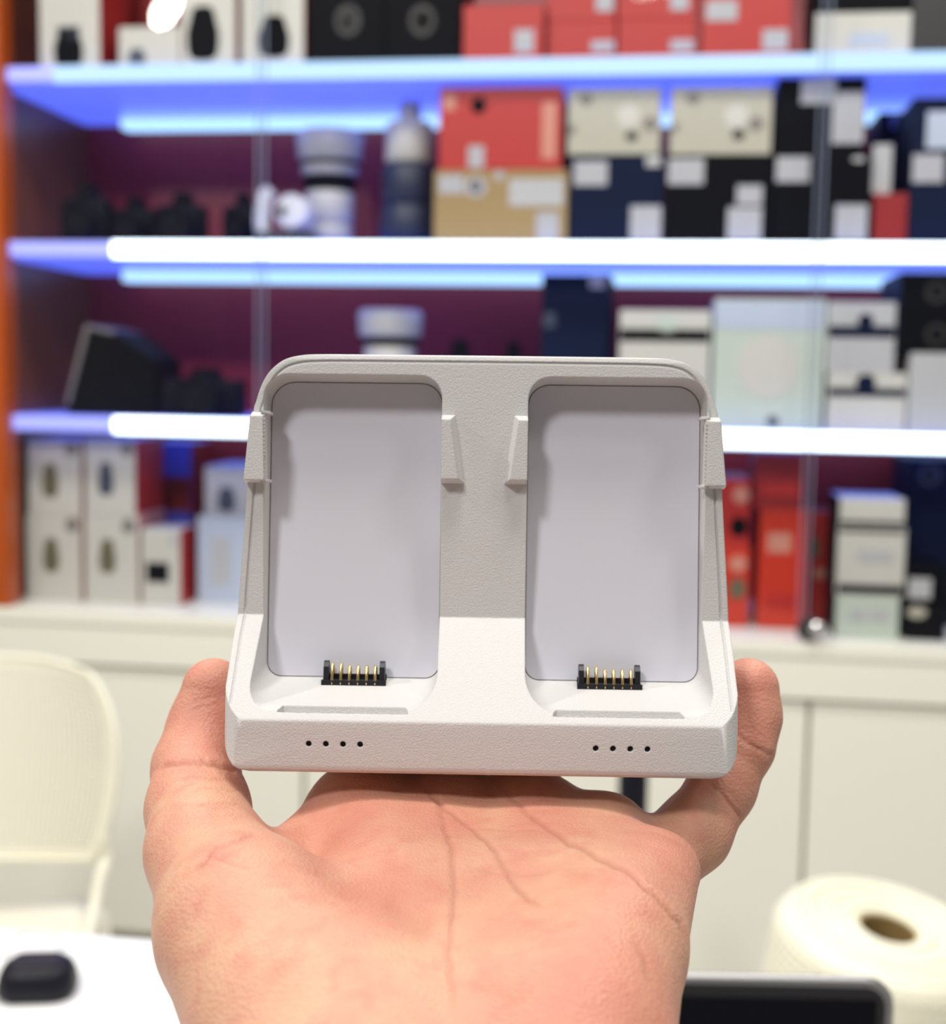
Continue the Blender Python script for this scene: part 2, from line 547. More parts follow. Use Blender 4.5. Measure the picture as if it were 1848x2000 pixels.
# --- second shelf
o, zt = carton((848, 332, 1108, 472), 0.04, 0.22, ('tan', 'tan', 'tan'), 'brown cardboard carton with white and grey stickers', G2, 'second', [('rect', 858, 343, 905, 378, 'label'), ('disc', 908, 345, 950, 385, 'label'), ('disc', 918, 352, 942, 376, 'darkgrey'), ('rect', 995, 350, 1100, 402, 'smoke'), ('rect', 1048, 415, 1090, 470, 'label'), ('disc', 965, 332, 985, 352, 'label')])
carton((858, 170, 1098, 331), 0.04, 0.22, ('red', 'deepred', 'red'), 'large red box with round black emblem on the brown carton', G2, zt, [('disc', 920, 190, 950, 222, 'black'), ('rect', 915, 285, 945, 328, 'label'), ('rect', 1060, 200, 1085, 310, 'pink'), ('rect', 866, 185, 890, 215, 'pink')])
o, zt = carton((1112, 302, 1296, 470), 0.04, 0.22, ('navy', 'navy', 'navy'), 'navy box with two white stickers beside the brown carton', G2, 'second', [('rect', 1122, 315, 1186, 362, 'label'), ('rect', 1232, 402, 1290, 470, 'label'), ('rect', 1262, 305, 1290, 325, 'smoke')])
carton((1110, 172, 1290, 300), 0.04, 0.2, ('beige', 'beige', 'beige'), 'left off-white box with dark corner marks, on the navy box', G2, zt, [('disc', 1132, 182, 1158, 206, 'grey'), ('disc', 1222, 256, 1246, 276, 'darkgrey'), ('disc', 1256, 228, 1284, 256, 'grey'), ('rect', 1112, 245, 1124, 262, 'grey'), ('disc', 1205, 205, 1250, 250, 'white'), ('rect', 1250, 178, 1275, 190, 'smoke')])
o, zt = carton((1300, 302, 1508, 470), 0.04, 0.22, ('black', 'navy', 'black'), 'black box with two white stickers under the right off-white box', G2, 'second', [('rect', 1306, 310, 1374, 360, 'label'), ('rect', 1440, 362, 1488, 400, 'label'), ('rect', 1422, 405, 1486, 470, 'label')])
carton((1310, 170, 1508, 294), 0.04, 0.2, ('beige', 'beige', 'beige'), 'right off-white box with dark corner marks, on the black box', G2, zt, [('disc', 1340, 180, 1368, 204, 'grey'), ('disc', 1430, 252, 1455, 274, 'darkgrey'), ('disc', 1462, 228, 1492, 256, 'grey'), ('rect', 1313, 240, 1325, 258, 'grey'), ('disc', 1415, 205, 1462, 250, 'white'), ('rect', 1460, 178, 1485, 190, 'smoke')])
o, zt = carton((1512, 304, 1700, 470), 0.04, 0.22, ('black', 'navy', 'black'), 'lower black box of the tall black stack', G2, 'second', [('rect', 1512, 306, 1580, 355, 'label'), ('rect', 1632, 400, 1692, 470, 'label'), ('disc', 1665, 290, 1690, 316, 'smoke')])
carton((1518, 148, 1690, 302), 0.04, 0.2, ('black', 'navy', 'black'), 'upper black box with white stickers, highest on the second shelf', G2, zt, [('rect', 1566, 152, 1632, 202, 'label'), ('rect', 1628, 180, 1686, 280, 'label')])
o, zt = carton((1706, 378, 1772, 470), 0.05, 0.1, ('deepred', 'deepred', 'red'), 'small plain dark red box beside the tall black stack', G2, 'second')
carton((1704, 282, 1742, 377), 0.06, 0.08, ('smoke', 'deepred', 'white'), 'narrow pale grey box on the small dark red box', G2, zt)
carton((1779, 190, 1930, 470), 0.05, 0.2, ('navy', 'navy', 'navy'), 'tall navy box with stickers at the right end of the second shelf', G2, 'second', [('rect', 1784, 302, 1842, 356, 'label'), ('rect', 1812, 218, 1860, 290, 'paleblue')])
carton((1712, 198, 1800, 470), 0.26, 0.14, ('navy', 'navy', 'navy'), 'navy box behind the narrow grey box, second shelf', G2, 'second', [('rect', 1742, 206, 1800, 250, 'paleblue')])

# --- third shelf
carton((1056, 536, 1190, 826), 0.10, 0.2, ('navy', 'black', 'navy'), 'tall dark blue box standing alone above the charger', G3, 'third', [('rect', 1152, 538, 1182, 562, 'label'), ('rect', 1062, 610, 1085, 640, 'slate')])
carton((1208, 606, 1386, 838), 0.05, 0.24, ('white', 'teal', 'paleblue'), 'white box with dark band and teal side behind the charger corner', G3, 'third', [('rect', 1209, 642, 1385, 668, 'black'), ('disc', 1280, 615, 1325, 650, 'palegreen')])
carton((1392, 584, 1610, 838), 0.05, 0.24, ('palegreen', 'smoke', 'paleblue'), 'wide pale grey-green box with a light round print', G3, 'third', [('disc', 1440, 655, 1560, 780, 'white'), ('rect', 1394, 590, 1608, 645, 'paleblue'), ('disc', 1498, 812, 1520, 834, 'slate')])
o, zt = carton((1616, 728, 1770, 840), 0.05, 0.22, ('white', 'white', 'white'), 'lower white box with black belt, third shelf', G3, 'third', [('rect', 1618, 757, 1768, 776, 'navy'), ('disc', 1672, 730, 1710, 766, 'navy')])
carton((1616, 590, 1749, 727), 0.05, 0.22, ('smoke', 'white', 'paleblue'), 'upper white box with black belt, third shelf', G3, zt, [('rect', 1618, 636, 1768, 660, 'navy'), ('disc', 1676, 612, 1706, 644, 'navy')])
o, zt = carton((1776, 690, 1920, 842), 0.04, 0.24, ('smoke', 'white', 'white'), 'pale grey box under a black box, right end of third shelf', G3, 'third')
carton((1757, 532, 1920, 688), 0.04, 0.24, ('black', 'navy', 'navy'), 'black box with dark rings on the pale grey box, third shelf', G3, zt, [('disc', 1808, 548, 1852, 592, 'darkgrey'), ('disc', 1816, 556, 1844, 584, 'black'), ('disc', 1808, 632, 1852, 676, 'darkgrey'), ('disc', 1816, 640, 1844, 668, 'black')])

# --- on the worktop, left
o, zt = carton((52, 1006, 158, 1160), 0.07, 0.16, ('white', 'pink', 'white'), 'lower left white box of the four with oval camera pictures', G4, 'counter', [('camera', 84, 1050, 116, 1118, 'olive'), ('disc', 128, 1010, 154, 1040, 'grey')])
carton((54, 858, 158, 1004), 0.07, 0.16, ('white', 'pink', 'white'), 'upper left white box of the four with oval camera pictures', G4, zt, [('camera', 82, 905, 114, 972, 'olive'), ('disc', 126, 862, 152, 892, 'grey')])
o, zt = carton((166, 1006, 270, 1164), 0.07, 0.16, ('white', 'pink', 'white'), 'lower right white box of the four with oval camera pictures', G4, 'counter', [('camera', 194, 1052, 226, 1120, 'olive'), ('disc', 238, 1012, 264, 1042, 'grey')])
carton((166, 858, 264, 1004), 0.07, 0.16, ('white', 'red', 'white'), 'upper right white box of the four with oval camera pictures', G4, zt, [('camera', 192, 902, 222, 968, 'slate'), ('disc', 236, 862, 260, 892, 'grey')])
carton((276, 1034, 352, 1172), 0.07, 0.12, ('white', 'red', 'white'), 'white box with a black square picture and red side', G4, 'counter', [('rect', 286, 1098, 330, 1138, 'black'), ('disc', 330, 1042, 350, 1066, 'smoke')])
carton((296, 864, 374, 1160), 0.29, 0.14, ('blue', 'deepred', 'blue'), 'blue-lit box behind the white box with black square picture', G4, 'counter', [('rect', 296, 930, 374, 1000, 'deepred')])  # blue light painted into front and top colours
o, zt = carton((386, 1010, 520, 1176), 0.12, 0.2, ('paleblue', 'white', 'white'), 'pale grey box low in the stack beside the charger', G4, 'counter', [('rect', 415, 1050, 450, 1140, 'smoke')])
carton((400, 912, 540, 1009), 0.14, 0.18, ('smoke', 'white', 'paleblue'), 'pale grey box on top in the stack beside the charger', G4, zt, [('camera', 425, 950, 460, 1000, 'slate')])
# --- on the worktop, right
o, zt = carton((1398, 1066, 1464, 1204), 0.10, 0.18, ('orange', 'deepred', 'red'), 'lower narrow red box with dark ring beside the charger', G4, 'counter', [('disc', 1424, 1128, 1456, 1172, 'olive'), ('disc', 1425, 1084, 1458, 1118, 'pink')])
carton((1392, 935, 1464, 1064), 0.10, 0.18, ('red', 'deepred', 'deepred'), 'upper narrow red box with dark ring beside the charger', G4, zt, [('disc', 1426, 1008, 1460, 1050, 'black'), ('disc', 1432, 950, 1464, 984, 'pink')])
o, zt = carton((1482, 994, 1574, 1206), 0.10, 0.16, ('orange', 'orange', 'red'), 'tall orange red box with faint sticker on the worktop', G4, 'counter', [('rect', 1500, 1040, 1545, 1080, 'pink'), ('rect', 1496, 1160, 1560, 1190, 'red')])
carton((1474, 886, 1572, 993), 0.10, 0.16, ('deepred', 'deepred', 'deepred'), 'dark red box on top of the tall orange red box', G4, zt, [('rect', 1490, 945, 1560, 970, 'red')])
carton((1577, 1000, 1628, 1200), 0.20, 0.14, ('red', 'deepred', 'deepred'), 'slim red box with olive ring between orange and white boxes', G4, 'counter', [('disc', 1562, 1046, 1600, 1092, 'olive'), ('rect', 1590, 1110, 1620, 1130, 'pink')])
o, zt = carton((1632, 1164, 1756, 1232), 0.03, 0.16, ('palegreen', 'black', 'white'), 'lowest white box of the white and black stack on the worktop', G4, 'counter', [('rect', 1660, 1190, 1690, 1215, 'smoke'), ('rect', 1700, 1190, 1735, 1215, 'smoke')])
o, zt = carton((1634, 1030, 1768, 1163), 0.03, 0.16, ('white', 'black', 'black'), 'middle white box with grey print and black foot on the worktop', G4, zt, [('rect', 1636, 1140, 1766, 1162, 'black'), ('rect', 1674, 1074, 1745, 1100, 'smoke'), ('rect', 1636, 1031, 1766, 1042, 'black')])
carton((1640, 974, 1768, 1029), 0.03, 0.16, ('white', 'black', 'paleblue'), 'white box on top of the white and black stack', G4, zt, [('rect', 1642, 1016, 1766, 1028, 'black')])
carton((1772, 880, 1920, 1110), 0.22, 0.2, ('navy', 'navy', 'navy'), 'dark blue box with ring at the right end of the worktop', G4, 'counter', [('disc', 1795, 905, 1838, 950, 'slate'), ('disc', 1803, 913, 1830, 942, 'navy')])
carton((1771, 1105, 1850, 1236), 0.04, 0.14, ('black', 'navy', 'black'), 'low black box with grey sticker at the right end of the worktop', G4, 'counter', [('rect', 1768, 1128, 1818, 1170, 'smoke'), ('disc', 1770, 1184, 1810, 1208, 'beige')])


# lenses and cameras -------------------------------------------------------------------
m_lens_white = mat('lens_white', srgb(186, 184, 180), 0.4)
m_lens_black = mat('lens_black', (0.006, 0.006, 0.012), 0.5, spec=0.06)
m_lens_navy = mat('lens_navy', srgb(30, 38, 62), 0.5)
m_lens_glass = mat('lens_glass', (0.01, 0.01, 0.02), 0.05, coat=1.0)
m_rubber = mat('ribbed_rubber', (0.008, 0.008, 0.012), 0.6, spec=0.06, bump=(300, 0.5, 0.001))


def shelf_thing(name, px, v, shelf, label, cat, group, rz=0.0):
    u = cab(px, 700, v)[0]
    z = Z_SHELF[shelf] + ST / 2 + 0.0004
    e = empty(name, CABM @ Matrix.Translation((u, v, z)) @ Matrix.Rotation(rz, 4, 'Z'), label, cat, group)
    return e, u, z


def lens(px, v, shelf, segs, label, group):
    """segs: list of (part name, y_top, y_bottom, half width px at top, at bottom, material)"""
    e, u, z = shelf_thing('camera_lens', px, v, shelf, label, 'lens', group)
    for nm, y0, y1, w0, w1, m in segs:
        z0 = max(cab(px, y1, v)[1] - z, 0.0)
        z1 = cab(px, y0, v)[1] - z
        r0 = cab(px + w1, 700, v)[0] - u
        r1 = cab(px + w0, 700, v)[0] - u
        bm = bmesh.new()
        b = 0.12 * min(r0, z1 - z0)
        bm_lathe(bm, [(r0 - b, z0), (r0, z0 + b), (r1, z1 - b), (r1 - b, z1)], 32)
        link(nm, from_bm(bm), m, e, 50)
    return e


lens(642, 0.21, 'second', [('lens_hood', 258, 318, 63, 60, m_lens_white), ('ring', 318, 326, 56, 55, m_lens_black), ('focus_ring', 326, 345, 54, 52, m_lens_white),
     ('rubber_grip', 345, 374, 51, 48, m_rubber), ('barrel', 374, 440, 46, 44, m_lens_white), ('mount', 440, 475, 43, 43, m_lens_white)],
     'white telephoto lens with black rings and wide hood', G2)
lens(795, 0.14, 'second', [('lens_cap', 200, 240, 20, 21, m_lens_white), ('hood', 240, 322, 44, 46, m_lens_white), ('barrel', 322, 400, 50, 52, m_lens_navy), ('mount', 400, 475, 52, 56, m_lens_navy)],
     'tall dark blue lens with pale grey top beside the red box', G2)
lens(762, 0.16, 'third', [('lens_hood', 606, 660, 62, 60, m_lens_white), ('ring', 660, 674, 56, 55, m_lens_black), ('barrel', 674, 760, 50, 46, m_lens_white), ('mount', 760, 830, 44, 44, m_lens_black)],
     'pale lens with hood standing above the charger, third shelf', G3)


def camera_body(px, v, shelf, wpx, hpx, label, group, lens_r=0.30, rz=0.0):
    e, u, z = shelf_thing('camera', px, v, shelf, label, 'camera', group, rz)
    s = cab(px + 1, 700, v)[0] - u
    w, h = wpx * s, hpx * s
    bm = bmesh.new()
    bm_box(bm, (-w / 2, 0, 0), (w / 2, 0.05, h * 0.78), bevel=0.008)
    link('body', from_bm(bm), m_lens_black, e, 40)
    bm = bmesh.new()
    pts = [(-w * .2, h * .77), (w * .2, h * .77), (w * .13, h), (-w * .13, h)]
    bm_loft(bm, [[(x, 0.004, zz) for x, zz in pts], [(x, 0.046, zz) for x, zz in pts]])
    link('viewfinder_hump', from_bm(bm), m_lens_black, e)
    r = w * lens_r
    bm = bmesh.new(); bm_lathe(bm, [(r, 0), (r, 0.05), (r * .9, 0.052), (r * .85, 0.045)], 24)
    bmesh.ops.rotate(bm, verts=bm.verts, cent=(0, 0, 0), matrix=Matrix.Rotation(math.radians(90), 3, 'X'))
    bmesh.ops.translate(bm, verts=bm.verts, vec=(0, 0.004, max(h * .38, r)))
    link('lens', from_bm(bm), m_rubber, e, 40)
    bm = bmesh.new()
    bm_box(bm, (-w / 2 - 0.002, -0.012, 0.001), (-w / 2 + w * .2, 0.04, h * .74), bevel=0.006)
    link('grip', from_bm(bm), m_rubber, e, 40)
    return e


camera_body(168, 0.14, 'second', 84, 118, 'black camera at the left end of the second shelf', G2, 0.34)
camera_body(260, 0.18, 'second', 74, 98, 'black camera second from the left end, second shelf', G2, 0.36)
camera_body(352, 0.15, 'second', 86, 104, 'black camera with wide lens third from left, second shelf', G2, 0.40)
camera_body(470, 0.18, 'second', 62, 106, 'narrow black camera beside the white gimbal, second shelf', G2, 0.36)
camera_body(395, 0.12, 'third', 150, 92, 'dark camera low behind the charger corner, third shelf', G3, 0.26)
camera_body(895, 0.14, 'third', 92, 160, 'dark camera peeking over the charger top, third shelf', G3, 0.3)
camera_body(1000, 0.16, 'third', 76, 158, 'small dark camera left of the tall blue box, third shelf', G3, 0.3)

# dark angled case with a pale edge, left on the third shelf
e, u, z = shelf_thing('equipment_case', 205, 0.10, 'third', 'dark wedge shaped case with pale raised edge, left on third shelf', 'case', G3)
s = cab(206, 700, 0.10)[0] - cab(205, 700, 0.10)[0]
pts = [(-75 * s, 0.0), (95 * s, 0.0), (95 * s, 105 * s), (20 * s, 155 * s), (-35 * s, 165 * s)]
bm = bmesh.new(); bm_loft(bm, [[(x, 0.0, zz) for x, zz in pts], [(x, 0.16, zz) for x, zz in pts]])
link('body', from_bm(bm), K['black'], e)
pts = [(-77 * s, 20 * s), (-70 * s, 20 * s), (-30 * s, 160 * s), (18 * s, 150 * s), (20 * s, 157 * s), (-36 * s, 168 * s)]
bm = bmesh.new(); bm_loft(bm, [[(x, -0.004, zz) for x, zz in pts], [(x, 0.165, zz) for x, zz in pts]])
link('edge_trim', from_bm(bm), K['grey'], e)
# white gimbal beside the telephoto lens
m_gimbal = mat('gimbal_white', srgb(215, 215, 225), 0.35)
e, u, z = shelf_thing('camera_gimbal', 545, 0.06, 'second', 'white gimbal device between black camera and telephoto lens', 'gimbal', G2)
s = cab(546, 400, 0.10)[0] - cab(545, 400, 0.10)[0]
bm = bmesh.new(); bm_tube(bm, spline([(-38 * s, 0.03, 0.016), (-42 * s, 0.03, 50 * s), (-36 * s, 0.03, 90 * s), (-24 * s, 0.03, 104 * s)], 5), 15 * s, 12)
link('arm', from_bm(bm), m_gimbal, e, 60)
bm = bmesh.new(); bm_lathe(bm, [(26 * s, 0), (32 * s, 0.006), (32 * s, 0.05), (26 * s, 0.056)], 24)
bmesh.ops.rotate(bm, verts=bm.verts, cent=(0, 0, 0), matrix=Matrix.Rotation(math.radians(90), 3, 'X'))
bmesh.ops.translate(bm, verts=bm.verts, vec=(20 * s, 0.06, 62 * s))
link('motor', from_bm(bm), m_gimbal, e, 40)
bm = bmesh.new(); bm_lathe(bm, [(7 * s, 0), (9 * s, 0.008)], 16)
bmesh.ops.rotate(bm, verts=bm.verts, cent=(0, 0, 0), matrix=Matrix.Rotation(math.radians(90), 3, 'X'))
bmesh.ops.translate(bm, verts=bm.verts, vec=(4 * s, 0.004, 62 * s))
link('lens', from_bm(bm), m_lens_black, e, 40)
bm = bmesh.new(); bm_box(bm, (-50 * s, 0.0, 0), (55 * s, 0.07, 26 * s), bevel=0.006)
link('base', from_bm(bm), m_lens_navy, e, 40)

# ------------------------------------------------------------------ chair
m_chair = mat('chair_plastic', srgb(236, 232, 214), 0.4)
CH = at_depth(-18, 1500, 2.02)
chair = empty('perforated_chair', Matrix.Translation((CH.x, CH.y, 0)) @ Matrix.Rotation(math.radians(7), 4, 'Z'),
              'cream white plastic chair with perforated back behind the table', 'chair')
PXM = 2.02 / F
zt = at_depth(60, 1296, 2.02).z
zb = at_depth(60, 1686, 2.02).z
HW = 250 * PXM
NS, NT = 46, 36


def back_pt(s, t, off=0.0):
    """s,t in [-1,1] -> point on the curved, rounded backrest shell"""
    x = s * math.sqrt(max(0, 1 - 0.42 * abs(t) ** 2.6 * (1.0 if t > 0 else 0.62)))
    y = t * math.sqrt(max(0, 1 - 0.22 * abs(s) ** 2.4))
    X = x * HW * (1.0 if y > 0 else 1 + 0.05 * y)
    Z = (zt + zb) / 2 + y * (zt - zb) / 2
    Y = -0.085 * (x * x) + 0.03 * (y + 1) + off
    return (X, Y, Z)


bm = bmesh.new()
grid = [[bm.verts.new(back_pt(-1 + 2 * i / NS, -1 + 2 * j / NT)) for i in range(NS + 1)] for j in range(NT + 1)]
for j in range(NT):
    for i in range(NS):
        c = [grid[j][i], grid[j][i + 1], grid[j + 1][i + 1], grid[j + 1][i]]
        if 2 <= i < NS - 2 and 2 <= j < NT - 2:
            mid = sum((v.co for v in c), Vector()) / 4
            ms = [(c[k].co + c[(k + 1) % 4].co) / 2 for k in range(4)]
            h = [bm.verts.new(mid + (v.co - mid) * 0.6) for v in c]
            for k in range(4):
                bm.faces.new((c[k], c[(k + 1) % 4], h[(k + 1) % 4], h[k]))
        else:
            bm.faces.new(c)
me = from_bm(bm)
o = link('backrest', me, m_chair, chair, 180)
sm = o.modifiers.new('thick', 'SOLIDIFY'); sm.thickness = 0.005; sm.offset = 0
rim = [back_pt(-1 + 2 * i / 30, 1) for i in range(31)] + [back_pt(1, 1 - 2 * i / 30) for i in range(1, 31)] + \
      [back_pt(1 - 2 * i / 30, -1) for i in range(1, 31)] + [back_pt(-1, -1 + 2 * i / 30) for i in range(1, 30)]
bm = bmesh.new(); bm_tube(bm, rim, 0.0055, 8, closed=True)
link('rim', from_bm(bm), m_chair, chair, 180)
zs = 0.44
for sx in (-1, 1):
    bm = bmesh.new()
    p = back_pt(sx * 0.98, -0.7)
    path = spline([p, (sx * HW * 0.93, -0.06, zb + 0.02), (sx * HW * 0.90, -0.075, zs + 0.075), (sx * HW * 0.86, -0.12, zs + 0.022), (sx * HW * 0.88, -0.25, zs), (sx * HW * .9, -0.42, zs - 0.005)], 7)
    bm_tube(bm, path, 0.010, 10)
    link('side_frame', from_bm(bm), m_chair, chair, 180)
    for fy, ly in ((-0.06, 0.03), (-0.40, -0.44)):
        bm = bmesh.new()
        bm_tube(bm, [(sx * HW * 0.86, fy, zs + 0.005), (sx * HW * 0.97, ly, 0.0)], [0.014, 0.011], 10)
        link('leg', from_bm(bm), m_chair, chair, 180)
bm = bmesh.new()
sr = [[(x * (1 - 0.08 * abs(k - 4) / 4), -0.03 - 0.43 * k / 8, zs + 0.004 + q + 0.012 * (abs(x) / HW) ** 2) for x in [HW * .86 * (-1 + 2 * i / 12) for i in range(13)]] for q in (0.0,) for k in range(9)]
bm_loft(bm, sr, cap=False, closed=False)
o = link('seat', from_bm(bm), m_chair, chair, 180)
sm = o.modifiers.new('thick', 'SOLIDIFY'); sm.thickness = 0.012; sm.offset = 0

# ------------------------------------------------------------------ table
m_table = mat('table_white', (0.86, 0.86, 0.87), 0.3)
ZT = 0.75
a = at_height(0, 1811, ZT)
b = at_height(300, 1834, ZT)
td = Vector((b.x - a.x, b.y - a.y, 0)).normalized()
ang = math.atan2(td.y, td.x)
e1 = at_height(1480, 1930, ZT)
length = (Vector((e1.x, e1.y)) - Vector((a.x, a.y))).dot(Vector((td.x, td.y)))
TM = Matrix.Translation((a.x, a.y, 0)) @ Matrix.Rotation(ang, 4, 'Z')
table = empty('white_table', TM, 'plain white table top at the lower left', 'table')
x0, x1 = -0.5, max(length, 0.55)
bm = bmesh.new(); bm_box(bm, (x0, -0.62, ZT - 0.025), (x1, 0, ZT), bevel=0.003)
link('table_top', from_bm(bm), m_table, table)
for lx in (x0 + 0.05, x1 - 0.05):
    for ly in (-0.56, -0.06):
        bm = bmesh.new(); bm_box(bm, (lx - 0.02, ly - 0.02, 0), (lx + 0.02, ly + 0.02, ZT - 0.0255), bevel=0.002)
        link('leg', from_bm(bm), m_table, table)

# black rounded case with its cord
m_case = mat('black_gloss_plastic', (0.006, 0.006, 0.012), 0.4, spec=0.25)
m_case2 = mat('black_satin_plastic', (0.012, 0.012, 0.018), 0.45)
p = at_height(74, 1938, ZT)
case = empty('earbud_case', Matrix.Translation((p.x, p.y, ZT)) @ Matrix.Rotation(math.radians(6), 4, 'Z'), 'small black rounded case lying on the white table', 'case')


def pebble(lx, ly, z0, z1, r, seg=6, top=0.75):
    rings = []
    for k in range(7):
        a = math.pi / 2 * k / 6
        q = r * (1 - math.cos(a))
        rings.append((1 - (1 - top) * 0, z0 + 0.004 * math.sin(a) * 0 + (z1 - z0) * math.sin(a) ** 1.0, q))
    bmx = bmesh.new()
    lst = [[(x, y, z0) for x, y in round_rect(-lx / 2 + .004, -ly / 2 + .004, lx / 2 - .004, ly / 2 - .004, [r] * 4, seg)],
           [(x, y, z0 + 0.005) for x, y in round_rect(-lx / 2, -ly / 2, lx / 2, ly / 2, [r + .004] * 4, seg)]]
    for k in range(1, 7):
        a = math.pi / 2 * k / 6
        ins = 0.010 * (1 - math.cos(a))
        lst.append([(x, y, z0 + 0.005 + (z1 - z0 - 0.005) * math.sin(a)) for x, y in
                    round_rect(-lx / 2 + ins, -ly / 2 + ins, lx / 2 - ins, ly / 2 - ins, [max(r + .004 - ins * .5, .004)] * 4, seg)])
    bm_loft(bmx, lst)
    return bmx


link('shell', from_bm(pebble(0.063, 0.048, 0.0, 0.027, 0.014)), m_case, case, 60)
bm = bmesh.new(); bm_prism(bm, round_rect(-0.020, -0.012, 0.018, 0.016, [0.008] * 4), 0.0266, 0.0274)
link('lid_plate', from_bm(bm), m_case2, case, 40)
m_cord = mat('white_cord', (0.75, 0.75, 0.78), 0.4)
c0 = TM.inverted() @ at_height(112, 1868, ZT)
c1 = TM.inverted() @ at_height(118, 1836, ZT)
c2 = TM.inverted() @ at_height(40, 1826, ZT)
c3 = TM.inverted() @ at_height(6, 1870, ZT)
bm = bmesh.new(); bm_tube(bm, spline([(c0.x, c0.y, ZT + 0.0025), (c1.x, c1.y, ZT + 0.0025), (c2.x, c2.y, ZT + 0.0025), (c3.x, c3.y, ZT + 0.0025)], 8), 0.0022, 8)
o = tag(link('thin_cord', from_bm(bm), m_cord, None, 180), 'thin white cord lying on the table behind the black case', 'cord')
o.matrix_world = TM

# ------------------------------------------------------------------ laptop standing on the table
m_screen = mat('dark_screen', (0.006, 0.006, 0.010), 0.3, spec=0.08)
m_bezel = mat('black_bezel', (0.015, 0.015, 0.018), 0.5)
m_alu = mat('grey_aluminium', (0.35, 0.35, 0.36), 0.4, metal=0.8)
LD = 0.66
tr = at_depth(1736, 1938, LD)
tl = at_depth(1344, 1906, LD)
ld = Vector((tr.x - tl.x, tr.y - tl.y, 0)).normalized()
LW = 0.305
lap = empty('laptop', Matrix.Translation((tr.x - ld.x * LW / 2, tr.y, ZT)) @ Matrix.Rotation(math.atan2(ld.y, ld.x), 4, 'Z'),
            'dark laptop with open screen at the lower right', 'laptop')
LH = (tr.z + 0.004) - ZT - 0.016
tilt = math.radians(-8)
bm = bmesh.new()
bm_loft(bm, [[(x, 0.0, y) for x, y in round_rect(-LW / 2, 0, LW / 2, LH, [.004, .004, .012, .012])], [(x, 0.006, y) for x, y in round_rect(-LW / 2, 0, LW / 2, LH, [.004, .004, .012, .012])]])
bmesh.ops.translate(bm, verts=bm.verts, vec=(0, 0, 0.016))
lid = link('lid', from_bm(bm), [m_bezel], lap, 40)
bm = bmesh.new(); bm_box(bm, (-LW / 2 + 0.006, -0.0006, 0.03), (LW / 2 - 0.006, 0.0002, LH + 0.008))
link('screen', from_bm(bm), m_screen, lid)
bm = bmesh.new()
bm_tube(bm, [(x, 0.003, y + 0.016) for x, y in round_rect(-LW / 2, 0, LW / 2, LH, [.004, .004, .012, .012])], 0.0035, 8, closed=True)
link('lid_edge', from_bm(bm), m_alu, lid, 180)
bm = bmesh.new(); bm_box(bm, (-LW / 2, -0.215, 0.0), (LW / 2, 0.006, 0.014), bevel=0.003)
link('base', from_bm(bm), m_alu, lap)
bm = bmesh.new(); bm_box(bm, (-LW / 2 + 0.02, -0.11, 0.0135), (LW / 2 - 0.02, -0.02, 0.0155))
link('keyboard', from_bm(bm), m_bezel, lap)

# ------------------------------------------------------------------ roll of bubble wrap on the floor
m_wrap = mat('bubble_wrap', srgb(246, 243, 222), 0.35, sss=None, vary=(20, 0.04))
m_core = mat('cardboard_core', srgb(140, 116, 70), 0.7)
RD = 1.50
rc = at_depth(1736, 1806, RD)
R0 = 205 * RD / F
RT = Matrix.Translation((rc.x, rc.y, 0)) @ Matrix.Rotation(math.radians(-8), 4, 'Y') @ Matrix.Rotation(math.radians(0), 4, 'X')
RH = rc.z
roll = empty('bubble_wrap_roll', Matrix.Translation((rc.x - math.sin(math.radians(-8)) * -RH * 0, rc.y, 0)), 'large cream white roll of bubble wrap with brown core at right', 'roll')
lean = Matrix.Translation((0, 0, RH)) @ Matrix.Rotation(math.radians(7), 4, 'Y') @ Matrix.Rotation(math.radians(7), 4, 'X') @ Matrix.Translation((0, 0, -RH))


def lathe_obj(name, prof, m, parent, xf=None, seg=64, cap=False, smooth=50):
    bm = bmesh.new(); bm_lathe(bm, prof, seg, cap=cap)
    if xf is not None: bmesh.ops.transform(bm, matrix=xf, verts=bm.verts)
    return link(name, from_bm(bm), m, parent, smooth)


rcore = 50 * RD / F
prof = [(rcore + 0.004, 0.03), (R0, 0.03), (R0 + 0.004, 0.04), (R0 + 0.004, RH - 0.016), (R0 - 0.004, RH - 0.006)]
nl = 9
for k in range(nl):
    r1 = R0 - 0.006 - (R0 - 0.006 - rcore - 0.006) * k / nl
    r2 = R0 - 0.006 - (R0 - 0.006 - rcore - 0.006) * (k + 0.8) / nl
    hz = RH + random.uniform(-0.003, 0.003)
    prof += [(r1, hz - 0.004), (r1 - 0.002, hz), (r2, hz), (r2 - 0.001, hz - 0.005)]
prof += [(rcore + 0.004, RH - 0.004), (rcore + 0.004, 0.03)]
lathe_obj('wrap_layers', prof, m_wrap, roll, lean)
lathe_obj('core_tube', [(rcore, 0.02), (rcore + 0.0035, 0.02), (rcore + 0.0035, RH - 0.006), (rcore, RH - 0.006), (rcore, 0.02)], m_core, roll, lean)
bm = bmesh.new()
rows, cols = 22, 66
dome = []
